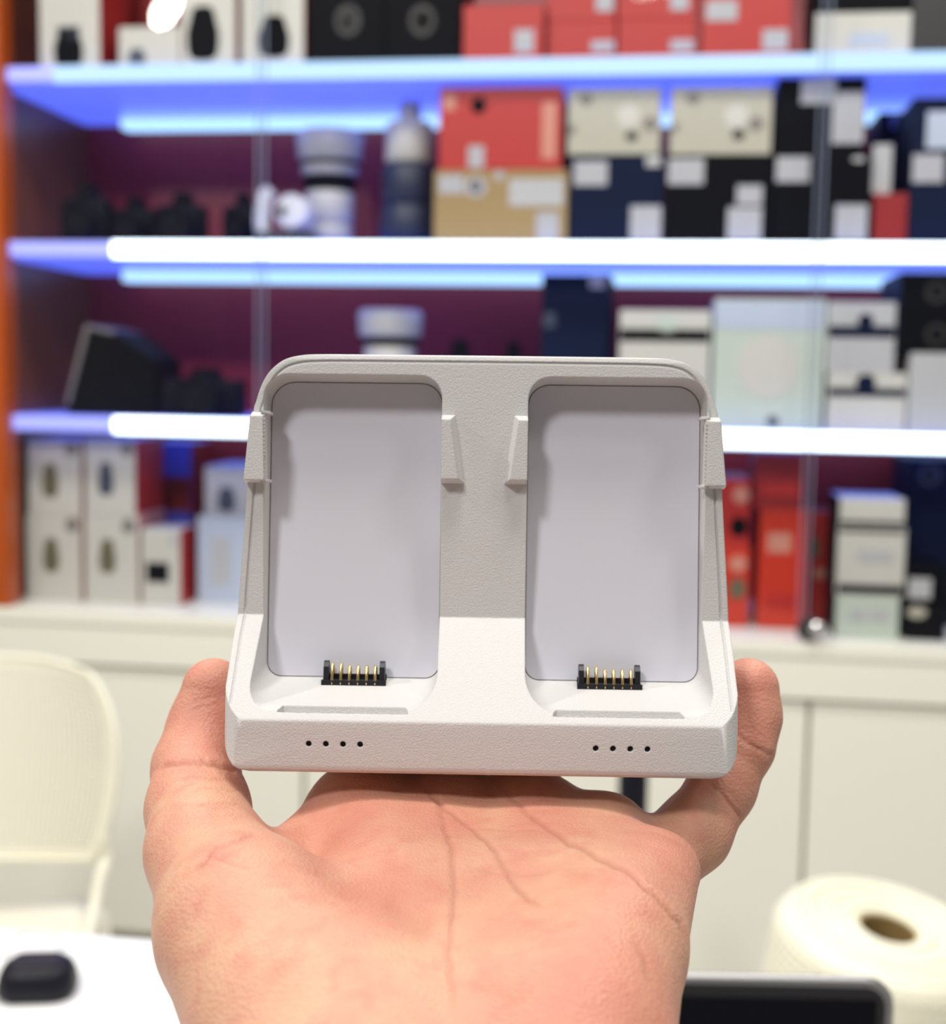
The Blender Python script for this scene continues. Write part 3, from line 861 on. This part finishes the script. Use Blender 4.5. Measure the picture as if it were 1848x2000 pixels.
for j in range(rows):
    for i in range(cols):
        a = 2 * math.pi * (i + 0.5 * (j % 2)) / cols
        z = RH - 0.022 - j * 0.0105
        c = Vector(((R0 + 0.003) * math.cos(a), (R0 + 0.003) * math.sin(a), z))
        n = Vector((math.cos(a), math.sin(a), 0)); t = Vector((-math.sin(a), math.cos(a), 0)); w = Vector((0, 0, 1))
        r1 = [c + (t * math.cos(q) + w * math.sin(q)) * 0.0050 for q in [k * math.pi / 3 for k in range(6)]]
        r2 = [c + n * 0.0032 + (t * math.cos(q) + w * math.sin(q)) * 0.0034 for q in [k * math.pi / 3 for k in range(6)]]
        va = [bm.verts.new(p) for p in r1]; vb = [bm.verts.new(p) for p in r2]; vc = bm.verts.new(c + n * 0.0042)
        for k in range(6):
            bm.faces.new((va[k], va[(k + 1) % 6], vb[(k + 1) % 6], vb[k]))
            bm.faces.new((vb[k], vb[(k + 1) % 6], vc))
bmesh.ops.transform(bm, matrix=lean, verts=bm.verts)
o = tag(link('bubbles', from_bm(bm, normals=False), m_wrap, roll, 180), 'tiny air bubbles on the roll', kind='stuff')

# unidentified dark shape, built as a guessed pole stand, seen between charger, palm and little finger
bd = 1.9
bp = at_depth(1236, 1560, bd)
bot = empty('guessed_stand', Matrix.Translation((bp.x, bp.y, 0)), 'unidentified black pole-like object glimpsed under the charger beside the little finger', 'stand')
zt_ = at_depth(1236, 1480, bd).z
lathe_obj('pole', [(0.0205, 0.03), (0.0215, 0.034), (0.0215, zt_ - 0.01), (0.018, zt_)], m_case, bot, cap=True, seg=24)
lathe_obj('foot', [(0.13, 0), (0.13, 0.01), (0.05, 0.022), (0.022, 0.04)], m_case2, bot, cap=True, seg=32)

# ------------------------------------------------------------------ the charger
MM = 0.001
CH_R = (Matrix.Rotation(math.radians(-0.8), 3, 'Z') @ Matrix.Rotation(math.radians(-1.4), 3, 'X') @ Matrix.Rotation(math.radians(-1.0), 3, 'Y'))
CH_O = Vector(((945 - 924) / F, -(1035 - 1000) / F, -1)) * 0.33
BASE_Y = -57.0                   # mm, bottom of the charger below the middle of its bays
cam4 = Matrix.Translation(CAM) @ CAM_R.to_4x4()
CHM = cam4 @ Matrix.Translation(CH_O) @ CH_R.to_4x4() @ Matrix.Translation((0, BASE_Y * MM, 0))
charger = empty('battery_charger', CHM, 'light grey two-bay battery charger with gold pins held up in the hand', 'charger')

m_shell = mat('grained_grey_plastic', srgb(206, 205, 204), 0.5, spec=0.4, bump=(2400, 0.4, 0.0003), bevel=0.0006)
m_bay = mat('smooth_bay_sheet', srgb(214, 214, 224), 0.42, spec=0.4)
m_pinblack = mat('connector_black', (0.012, 0.013, 0.018), 0.4)
m_gold = mat('gold_contact', (0.83, 0.60, 0.26), 0.25, metal=1.0)
m_hole = mat('indicator_dark', (0.006, 0.006, 0.008), 0.5)
S = lambda p: (p[0] * MM, (p[1] - BASE_Y) * MM, p[2] * MM)


def mesh_loft(rings):
    bm = bmesh.new()
    bm_loft(bm, [[S(p) for p in r] for r in rings])
    return from_bm(bm)


KINK = (-21.5, 4.0)
LIP = (-44.5, 22.0)


def surf_z(y):
    if y > KINK[0]:
        return KINK[1] + (9.2 - KINK[1]) * (y - KINK[0]) / (41.0 - KINK[0])
    return KINK[1] + (LIP[1] - KINK[1]) * (KINK[0] - y) / (KINK[0] - LIP[0])


# side profile (y, z)
prof = [(42.2, 8.0), (42.2, -3.0), (41.0, -4.5), (-28, -13), (-56, -20), (-57, -19), (-57, 20.0), (-56.4, 20.9), (-55.4, 21.3),
        (-45.3, 22.25), (LIP[0], 21.9), KINK, (40.6, 9.2), (41.8, 8.9)]
body = mesh_loft([[(-70, y, z) for y, z in prof], [(70, y, z) for y, z in prof]])
half = spline([(0, 42.15), (30, 42.1), (40, 42.0), (45, 41.6), (49.0, 40.4), (52.2, 37.8), (54.2, 34.6), (55.6, 30.5), (56.5, 26.0), (58.2, 3), (60.0, -22), (60.1, -36), (60.1, -48.5), (59.6, -51.9), (58.3, -54.4), (56.3, -56.2), (53.6, -57.0), (52, -57.2)], 5)
outline = half + [(-x, y) for x, y in reversed(half[1:])]
outl = mesh_loft([[(x, y, -40) for x, y in outline], [(x, y, 50) for x, y in outline]])
plan = [(x, z) for x, z in round_rect(-60.3, -60, 60.3, 22.6, [2, 2, 7.5, 7.5], 8)]
planm = mesh_loft([[(x, -80, z) for x, z in plan], [(x, 80, z) for x, z in plan]])


def bay_ring(sign, z):
    f = z / 22.0
    x0, x1 = 10.5 - 0.15 * f, 53.3 + 1.5 * f
    y0, y1 = -37.0 - 6.1 * f, 36.3 + 2.0 * f
    rb = 3.6 + 1.6 * f
    pts = round_rect(x0, y0, x1, y1, [rb + 3.0 * f, rb, 6.0, 5.4], 7)
    if sign < 0:
        pts = [(-x, y) for x, y in reversed(pts)]
    return [(x, y, z) for x, y in pts]


cuts = [(outl, 'INTERSECT'), (planm, 'INTERSECT')]
for sg in (-1, 1):
    cuts.append((mesh_loft([bay_ring(sg, -0.6), bay_ring(sg, 40)]), 'DIFFERENCE'))
    # recess in the lip of the bay floor
    a, b = (17.4, 46.6)
    ring = lambda y, q: [(sg * (a + q), y, 17.6 + q), (sg * (b - q), y, 17.6 + q), (sg * (b + 1.0 - q), y, 21.2 - q), (sg * (a - 1.0 + q), y, 21.2 - q)]
    cuts.append((mesh_loft([ring(-44.9, 0.5), ring(-38, 0.0)]), 'DIFFERENCE'))
DOTS = [sx for k in range(4) for sx in (-39.6 + 3.97 * k, 26.7 + 3.97 * k)]
for x in DOTS:
    c = [(x + 0.68 * math.cos(t * math.pi / 8), -50.2 + 0.68 * math.sin(t * math.pi / 8)) for t in range(16)]
    cuts.append((mesh_loft([[(p, q, 19.5) for p, q in c], [(p, q, 30) for p, q in c]]), 'DIFFERENCE'))
# seam between outer shell and face
g = []
for i in range(1, len(half) - 1):
    x, y = half[i]
    t = np.array(half[i + 1]) - np.array(half[i - 1])
    nrm = np.array([t[1], -t[0]]) / np.hypot(*t)
    q = np.array([x, y]) + nrm * 1.75
    if q[1] > -43.0 and q[0] > -0.1:
        g.append((q[0], q[1]))
g = [(-x, y) for x, y in reversed(g)] + [(0, 40.4)] + g
bm = bmesh.new()
gd = [g[0]]
for a_, b_ in zip(g[:-1], g[1:]):
    for k in range(1, 4):
        gd.append((a_[0] + (b_[0] - a_[0]) * k / 3, a_[1] + (b_[1] - a_[1]) * k / 3))
bm_tube(bm, [S((x, y, surf_z(y) - 0.02)) for x, y in gd], 0.34 * MM, 6)
cuts.append((from_bm(bm), 'DIFFERENCE'))
bodym = boolean(body, cuts)
shell = link('shell', bodym, m_shell, charger, 32)
wn_ = shell.modifiers.new('weighted', 'WEIGHTED_NORMAL'); wn_.keep_sharp = True; wn_.weight = 100

for x in DOTS:
    c = [(x + 0.66 * math.cos(t * math.pi / 8), -50.2 + 0.66 * math.sin(t * math.pi / 8)) for t in range(16)]
    link('indicator_hole', mesh_loft([[(p, q, 19.6) for p, q in c], [(p, q, 20.6) for p, q in c]]), m_hole, shell)

for sg in (-1, 1):
    pts = round_rect(10.75, -36.75, 53.05, 36.05, [3.4, 3.4, 5.8, 5.2], 7)
    if sg < 0: pts = [(-x, y) for x, y in reversed(pts)]
    link('bay_sheet', mesh_loft([[(x, y, -0.55) for x, y in pts], [(x, y, 0.05) for x, y in pts]]), m_bay, charger)

    # connector with two posts and six gold pins
    cx = sg * 31.2
    fy = lambda z: -37.0 - 6.1 * z / 22.0          # bay floor height at depth z
    bm = bmesh.new()
    bm_loft(bm, [[S((cx + x, y, z)) for x, z in ((-7.7, 0.1), (7.7, 0.1), (7.9, 5.2), (-7.9, 5.2))] for y in (-40.0, -37.2)])
    bm_loft(bm, [[S((cx + x, y, z)) for x, z in ((-7.7, 0.1), (7.7, 0.1), (7.7, 1.2), (-7.7, 1.2))] for y in (-37.21, -36.0)])
    con = link('connector', from_bm(bm), m_pinblack, charger)
    for q in (-1, 1):
        pf = [(1.0, -38.2), (4.4, -38.2), (4.2, -34.0), (3.5, -33.0), (2.4, -32.6), (1.5, -33.2), (1.0, -34.2)]
        link('post', mesh_loft([[(cx + q * 7.5, y, z) for z, y in pf], [(cx + q * 6.2, y, z) for z, y in pf]]), m_pinblack, con)
    for k in range(6):
        x = cx - 5.3 + 2.1 * k
        hgt = -33.4 if k < 2 else -33.9
        bm = bmesh.new()
        bm_tube(bm, [S(p) for p in spline([(x, -38.2, 4.9), (x, -36.0, 4.7), (x, hgt - 0.4, 3.9), (x, hgt, 3.3), (x, hgt - 0.5, 2.6), (x, -36.2, 2.2)], 4)], 0.36 * MM, 8)
        link('pin', from_bm(bm), m_gold, con, 180)

    # inner clip on the centre strip
    def clip(base_pts, front_pts, h):
        zb = lambda y: surf_z(y) - 0.6
        r0 = [(sg * x, y, zb(y)) for x, y in base_pts]
        r1 = [(sg * x, y, surf_z(y) + h) for x, y in front_pts]
        if sg < 0: r0.reverse(); r1.reverse()
        return mesh_loft([r0, r1])
    link('inner_clip', clip([(10.42, 27.9), (10.42, 10.9), (4.6, 10.9), (7.0, 27.9)], [(10.42, 26.3), (10.42, 12.0), (6.2, 12.0), (8.2, 26.3)], 3.2), m_shell, charger)
    # outer clip riding on the side wall, with ridge of tiny teeth and two flanges
    oc = link('outer_clip', clip([(53.1, 28.0), (56.6, 28.0), (58.3, 10.6), (52.9, 10.6)], [(53.4, 26.6), (56.5, 26.6), (58.1, 11.2), (53.1, 11.2)], 3.4), m_shell, charger)
    bm = bmesh.new()
    for k in range(15):
        y = 12.5 + k * 0.95
        z = surf_z(y) + 2.9
        c = Vector(S((sg * 53.15, y, z)))
        bm_box(bm, c - Vector((0.22, 0.22, 0.35)) * MM, c + Vector((0.22, 0.22, 0.35)) * MM)
    link('teeth', from_bm(bm), m_shell, oc)
    for y0, y1 in ((27.2, 28.0), (10.7, 11.5)):
        r0 = [(sg * x, y, z) for x, y, z in ((51.9, y0, 5.5), (51.9, y1, 5.5), (54, y1, 5.0), (54, y0, 5.0))]
        r1 = [(sg * x, y, z) for x, y, z in ((52.2, y0, 8.2), (52.2, y1, 8.2), (54, y1, surf_z(y1) + 2.8), (54, y0, surf_z(y0) + 2.8))]
        if sg < 0: r0.reverse(); r1.reverse()
        link('flange', mesh_loft([r0, r1]), m_shell, oc)

# ------------------------------------------------------------------ the hand (left, palm towards the camera)
def H(px, py, d):
    return np.array([(px - 924) / F * d, -(py - 1000) / F * d, -float(d)])


CHAINS = [  # (smoothing, [(point, radius), ...]) in millimetres of the camera frame
    # palm: metacarpals
    (12, [(H(705, 1594, 327), 11.5), (H(760, 1800, 285), 15), (H(800, 2060, 254), 18)]),
    (12, [(H(870, 1596, 329), 11.5), (H(870, 1800, 288), 14.5), (H(890, 2060, 254), 18)]),
    (12, [(H(1035, 1600, 328), 11.3), (H(1010, 1800, 288), 14.5), (H(980, 2060, 254), 18)]),
    (12, [(H(1185, 1632, 320), 10.4), (H(1130, 1800, 285), 15), (H(1080, 2060, 252), 18)]),
    (10, [(H(1290, 1702, 300), 9.0), (H(1200, 1850, 271), 14.5), (H(1125, 2040, 246), 17.5), (H(1080, 2300, 232), 21)]),
    # thenar, wrist, forearm
    (10, [(H(400, 1665, 300), 12.4), (H(483, 1810, 276), 18.8), (H(596, 2000, 253), 21.5), (H(700, 2250, 236), 24)]),
    (14, [(H(700, 2250, 236), 24), (H(760, 2800, 215), 26), (H(800, 4200, 190), 30)]),
    (14, [(H(1080, 2300, 232), 23), (H(1060, 2800, 215), 25), (H(1060, 4200, 190), 30)]),
    # web between thumb and index finger
    (8, [(H(425, 1735, 300), 7.0), (H(545, 1698, 305), 7.5), (H(690, 1600, 325), 10)]),
    # thumb
    (5, [(H(400, 1665, 300), 12.4), (H(387, 1580, 318), 12.0), (H(383, 1500, 331), 10.4), (H(405, 1420, 338), 9.6), (H(417, 1347, 339), 8.0)]),
    # index, middle, ring finger: under the charger and curling up behind it
    (5, [(H(705, 1594, 327), 11.5), (np.array([-27, -74.0, -360]), 9.5), (np.array([-27, -68, -380]), 8.4), (np.array([-26, -47, -378]), 7.2)]),
    (5, [(H(870, 1596, 329), 11.5), (np.array([-6.5, -75.0, -366]), 9.6), (np.array([-6, -69, -388]), 8.5), (np.array([-6, -45, -386]), 7.4)]),
    (5, [(H(1035, 1600, 328), 11.3), (np.array([14.5, -75.0, -363]), 9.3), (np.array([15, -69, -383]), 8.2), (np.array([15, -47, -381]), 7.1)]),
    # little finger along the charger's right side
    (5, [(H(1250, 1720, 312), 9.5), (H(1352, 1628, 324), 9.0), (H(1410, 1540, 332), 8.0), (H(1452, 1458, 337), 7.4), (H(1462, 1400, 340), 7.9), (H(1462, 1345, 341), 7.8)]),
]


def smin(a, b, k):
    h = np.clip(0.5 + 0.5 * (b - a) / k, 0, 1)
    return b + (a - b) * h - k * h * (1 - h)


def sdf(P):
    P = P.astype(np.float32)
    d = np.full(len(P), 1e3, np.float32)
    for k, ch in CHAINS:
        dc = np.full(len(P), 1e3, np.float32)
        for (a, ra), (b, rb) in zip(ch[:-1], ch[1:]):
            ab = (b - a).astype(np.float32)
            ap = P - a.astype(np.float32)
            h = np.clip(ap @ ab / float(ab @ ab), 0, 1)
            q = ap - h[:, None] * ab
            dd = np.sqrt(np.einsum('ij,ij->i', q, q)) - (ra + (rb - ra) * h)
            dc = smin(dc, dd.astype(np.float32), 3.0)
        d = smin(d, dc, k)
    return d


def surface_nets(lo, hi, step):
    n = [int((hi[i] - lo[i]) / step) + 1 for i in range(3)]
    ax = [lo[i] + step * np.arange(n[i]) for i in range(3)]
    g = np.stack(np.meshgrid(*ax, indexing='ij'), -1).reshape(-1, 3)
    val = np.concatenate([sdf(c) for c in np.array_split(g, max(1, len(g) // 200000))]).reshape(n)
    ins = val < 0
    cells = np.zeros([k - 1 for k in n], bool)
    cnt = np.zeros(cells.shape, int)
    for c in np.ndindex(2, 2, 2):
        cnt += ins[tuple(slice(c[i], n[i] - 1 + c[i]) for i in range(3))]
    idx = np.full(cells.shape, -1)
    act = np.argwhere((cnt > 0) & (cnt < 8))
    idx[tuple(act.T)] = np.arange(len(act))
    verts = np.array(lo) + (act + 0.5) * step
    quads = []
    for ax_ in range(3):
        o1, o2 = [(1, 2), (2, 0), (0, 1)][ax_]
        sl0 = [slice(1, n[i] - 1) for i in range(3)]; sl0[ax_] = slice(0, n[ax_] - 1)
        sl1 = list(sl0); sl1[ax_] = slice(1, n[ax_])
        a, b = ins[tuple(sl0)], ins[tuple(sl1)]
        for flip, msk in ((False, a & ~b), (True, ~a & b)):
            e = np.argwhere(msk)
            if not len(e): continue
            e = e + np.array([0 if i == ax_ else 1 for i in range(3)])
            u = np.zeros(3, int); u[o1] = 1
            w = np.zeros(3, int); w[o2] = 1
            q = [idx[tuple((e - u - w).T)], idx[tuple((e - w).T)], idx[tuple(e.T)], idx[tuple((e - u).T)]]
            q = np.stack(q, 1)
            quads.append(q[:, ::-1] if flip else q)
    return verts, np.concatenate(quads)


def project(V, it=2):
    for _ in range(it):
        d = sdf(V)
        g = np.stack([sdf(V + e) - sdf(V - e) for e in np.eye(3) * 0.25], 1)
        g /= np.maximum(np.linalg.norm(g, axis=1, keepdims=True), 1e-6)
        V = V - d[:, None] * g
    return V, g


lo, hi = (-104, -285, -402), (98, -25, -148)
V, Q = surface_nets(lo, hi, 2.6)
V, _ = project(V, 2)
me = bpy.data.meshes.new('hand')
me.from_pydata([tuple(v) for v in V], [], [tuple(int(i) for i in q) for q in Q])
tmp = bpy.data.objects.new('tmp', me)
COL.objects.link(tmp)
md = tmp.modifiers.new('s', 'SUBSURF'); md.levels = 2; md.render_levels = 2
hand_me = evaluated(tmp)
bpy.data.objects.remove(tmp)
nv = len(hand_me.vertices)
co = np.empty(nv * 3, np.float32); hand_me.vertices.foreach_get('co', co)
V, N = project(co.reshape(-1, 3).astype(np.float64), 2)

CREASES = [  # (depth mm, width mm, polyline in photo pixels)
    (0.60, 0.54, [(975, 1535), (1035, 1592), (1098, 1636), (1166, 1673), (1228, 1704), (1284, 1754), (1328, 1804), (1345, 1850)]),
    (0.52, 0.50, [(818, 1530), (849, 1561), (905, 1604), (948, 1642), (979, 1685), (1004, 1729), (1035, 1760), (1070, 1778)]),
    (0.48, 0.58, [(845, 1530), (867, 1604), (883, 1667), (888, 1729), (884, 1791), (878, 1853), (886, 1930), (890, 2000)]),
    (0.20, 0.36, [(905, 1610), (990, 1622), (1060, 1618)]),
    (0.20, 0.36, [(930, 1700), (1000, 1712), (1090, 1700)]),
    (0.48, 0.50, [(372, 1708), (395, 1684), (419, 1660), (475, 1636), (500, 1626)]),
    (0.20, 0.36, [(400, 1668), (450, 1690), (500, 1700)]),
    (0.68, 0.65, [(300, 1505), (330, 1496), (365, 1489), (405, 1490), (450, 1500), (480, 1515)]),
    (0.28, 0.43, [(345, 1524), (390, 1519), (450, 1524)]),
    (0.24, 0.36, [(360, 1545), (420, 1540), (470, 1548)]),
    (0.28, 0.36, [(378, 1578), (420, 1569), (475, 1572)]),
    (0.18, 0.36, [(375, 1600), (430, 1594), (485, 1600)]),
    (0.20, 0.36, [(372, 1376), (400, 1366), (440, 1362)]),
    (0.16, 0.36, [(368, 1392), (400, 1380), (440, 1376)]),
    (0.40, 0.43, [(1432, 1430), (1450, 1442), (1473, 1458), (1499, 1472), (1515, 1476)]),
    (0.44, 0.43, [(1380, 1525), (1400, 1541), (1420, 1561), (1436, 1584), (1446, 1600)]),
    (0.16, 0.36, [(1400, 1530), (1425, 1548), (1445, 1572)]),
    (0.20, 0.58, [(1240, 1830), (1262, 1880), (1275, 1930)]),
    (0.35, 2.5, [(740, 1752), (800, 1800), (850, 1830)]),
]
pxy = np.stack([924 + V[:, 0] / -V[:, 2] * F, 1000 - V[:, 1] / -V[:, 2] * F], 1)
front = np.einsum('ij,ij->i', N, -V / np.linalg.norm(V, axis=1, keepdims=True))
fac = np.clip((front - 0.02) / 0.25, 0, 1)
mmpx = -V[:, 2] / F
crease = np.zeros(nv)
disp = np.zeros(nv)
for dep, wid, pl in CREASES:
    pl = np.array(spline(pl, 5)); pl = pl + np.random.normal(0, 1.6, pl.shape)
    best = np.full(nv, 1e9); tpos = np.zeros(nv)
    for k, (a, b) in enumerate(zip(pl[:-1], pl[1:])):
        ab = b - a
        h = np.clip(((pxy - a) @ ab) / (ab @ ab), 0, 1)
        q = np.hypot(*(pxy - a - h[:, None] * ab).T)
        m = q < best
        best[m] = q[m]; tpos[m] = ((k + h) / (len(pl) - 1))[m]
    taper = np.clip(np.minimum(tpos, 1 - tpos) * 6, 0.15, 1)
    gsn = np.exp(-(best * mmpx / wid) ** 2) * taper * fac
    disp -= dep * gsn
    crease = np.maximum(crease, gsn * min(1, dep / 0.7))
# soft unevenness of flesh
disp += 0.15 * np.sin(V[:, 0] * 0.21 + 1.0) * np.sin(V[:, 1] * 0.17 + V[:, 2] * 0.13) * fac
V = V + N * disp[:, None]
red = np.zeros(nv)
for c, r in ((H(417, 1347, 330), 26), (H(400, 1430, 328), 20), (H(1464, 1345, 332), 24), (H(1456, 1420, 330), 22), (H(1310, 1690, 290), 18), (H(650, 1610, 300), 18), (H(760, 1780, 268), 14), (H(860, 1610, 300), 16), (H(1060, 1610, 300), 14), (H(1200, 2000, 225), 34)):
    red = np.maximum(red, np.exp(-(np.linalg.norm(V - c, axis=1) / r) ** 2))
W = (np.array(CAM_R) @ (V.T * 0.001)).T + np.array(CAM)
hand_me.vertices.foreach_set('co', W.astype(np.float32).ravel())
for nm, arr in (('redness', red), ('crease', crease)):
    at = hand_me.attributes.new(nm, 'FLOAT', 'POINT')
    at.data.foreach_set('value', arr.astype(np.float32))

m_skin = bpy.data.materials.new('skin')
m_skin.use_nodes = True
nt = m_skin.node_tree
p = nt.nodes['Principled BSDF']
p.inputs['Roughness'].default_value = 0.48
p.inputs['Specular IOR Level'].default_value = 0.35
p.inputs['Subsurface Weight'].default_value = 0.25
p.inputs['Subsurface Radius'].default_value = (1.0, 0.35, 0.18)
p.inputs['Subsurface Scale'].default_value = 0.004
tc = nt.nodes.new('ShaderNodeTexCoord')


def noise(scale, detail=4):
    n = nt.nodes.new('ShaderNodeTexNoise')
    n.inputs['Scale'].default_value = scale
    n.inputs['Detail'].default_value = detail
    nt.links.new(tc.outputs['Object'], n.inputs['Vector'])
    return n


def mixc(fac, a, b):
    mx = nt.nodes.new('ShaderNodeMix'); mx.data_type = 'RGBA'
    nt.links.new(fac, mx.inputs[0])
    for i, c in ((6, a), (7, b)):
        if isinstance(c, tuple): mx.inputs[i].default_value = (*c, 1)
        else: nt.links.new(c, mx.inputs[i])
    return mx.outputs[2]


def ramp(src, lo_, hi_):
    r = nt.nodes.new('ShaderNodeMapRange')
    r.inputs['From Min'].default_value = lo_; r.inputs['From Max'].default_value = hi_
    nt.links.new(src, r.inputs['Value'])
    return r.outputs['Result']


SK_A, SK_B, SK_R, SK_C = srgb(208, 161, 134), srgb(205, 149, 127), srgb(192, 119, 104), srgb(166, 106, 86)
col = mixc(ramp(noise(70, 3).outputs['Fac'], 0.4, 0.62), SK_A, SK_B)
col = mixc(ramp(noise(160, 5).outputs['Fac'], 0.50, 1.0), col, SK_R)
ar = nt.nodes.new('ShaderNodeAttribute'); ar.attribute_name = 'redness'
mul = nt.nodes.new('ShaderNodeMath'); mul.operation = 'MULTIPLY'; mul.inputs[1].default_value = 0.6
nt.links.new(ar.outputs['Fac'], mul.inputs[0])
col = mixc(mul.outputs[0], col, SK_R)
ac = nt.nodes.new('ShaderNodeAttribute'); ac.attribute_name = 'crease'
mul2 = nt.nodes.new('ShaderNodeMath'); mul2.operation = 'MULTIPLY'; mul2.inputs[1].default_value = 0.6
nt.links.new(ac.outputs['Fac'], mul2.inputs[0])
col = mixc(mul2.outputs[0], col, SK_C)
nt.links.new(col, p.inputs['Base Color'])
vor = nt.nodes.new('ShaderNodeTexVoronoi'); vor.inputs['Scale'].default_value = 1300
nt.links.new(tc.outputs['Object'], vor.inputs['Vector'])
mapn = nt.nodes.new('ShaderNodeMapping'); mapn.inputs['Scale'].default_value = (0.35, 1.0, 1.3)
nt.links.new(tc.outputs['Object'], mapn.inputs['Vector'])
wn = noise(700, 5)
nt.links.new(mapn.outputs[0], wn.inputs['Vector'])
add = nt.nodes.new('ShaderNodeMath'); add.operation = 'ADD'
nt.links.new(vor.outputs['Distance'], add.inputs[0]); nt.links.new(wn.outputs['Fac'], add.inputs[1])
bp_ = nt.nodes.new('ShaderNodeBump'); bp_.inputs['Strength'].default_value = 0.38; bp_.inputs['Distance'].default_value = 0.0004
nt.links.new(add.outputs[0], bp_.inputs['Height'])
nt.links.new(bp_.outputs[0], p.inputs['Normal'])
hand = link('person', hand_me, m_skin, None, 180)
tag(hand, 'bare left hand, palm to the viewer, holding up the grey charger', 'person')
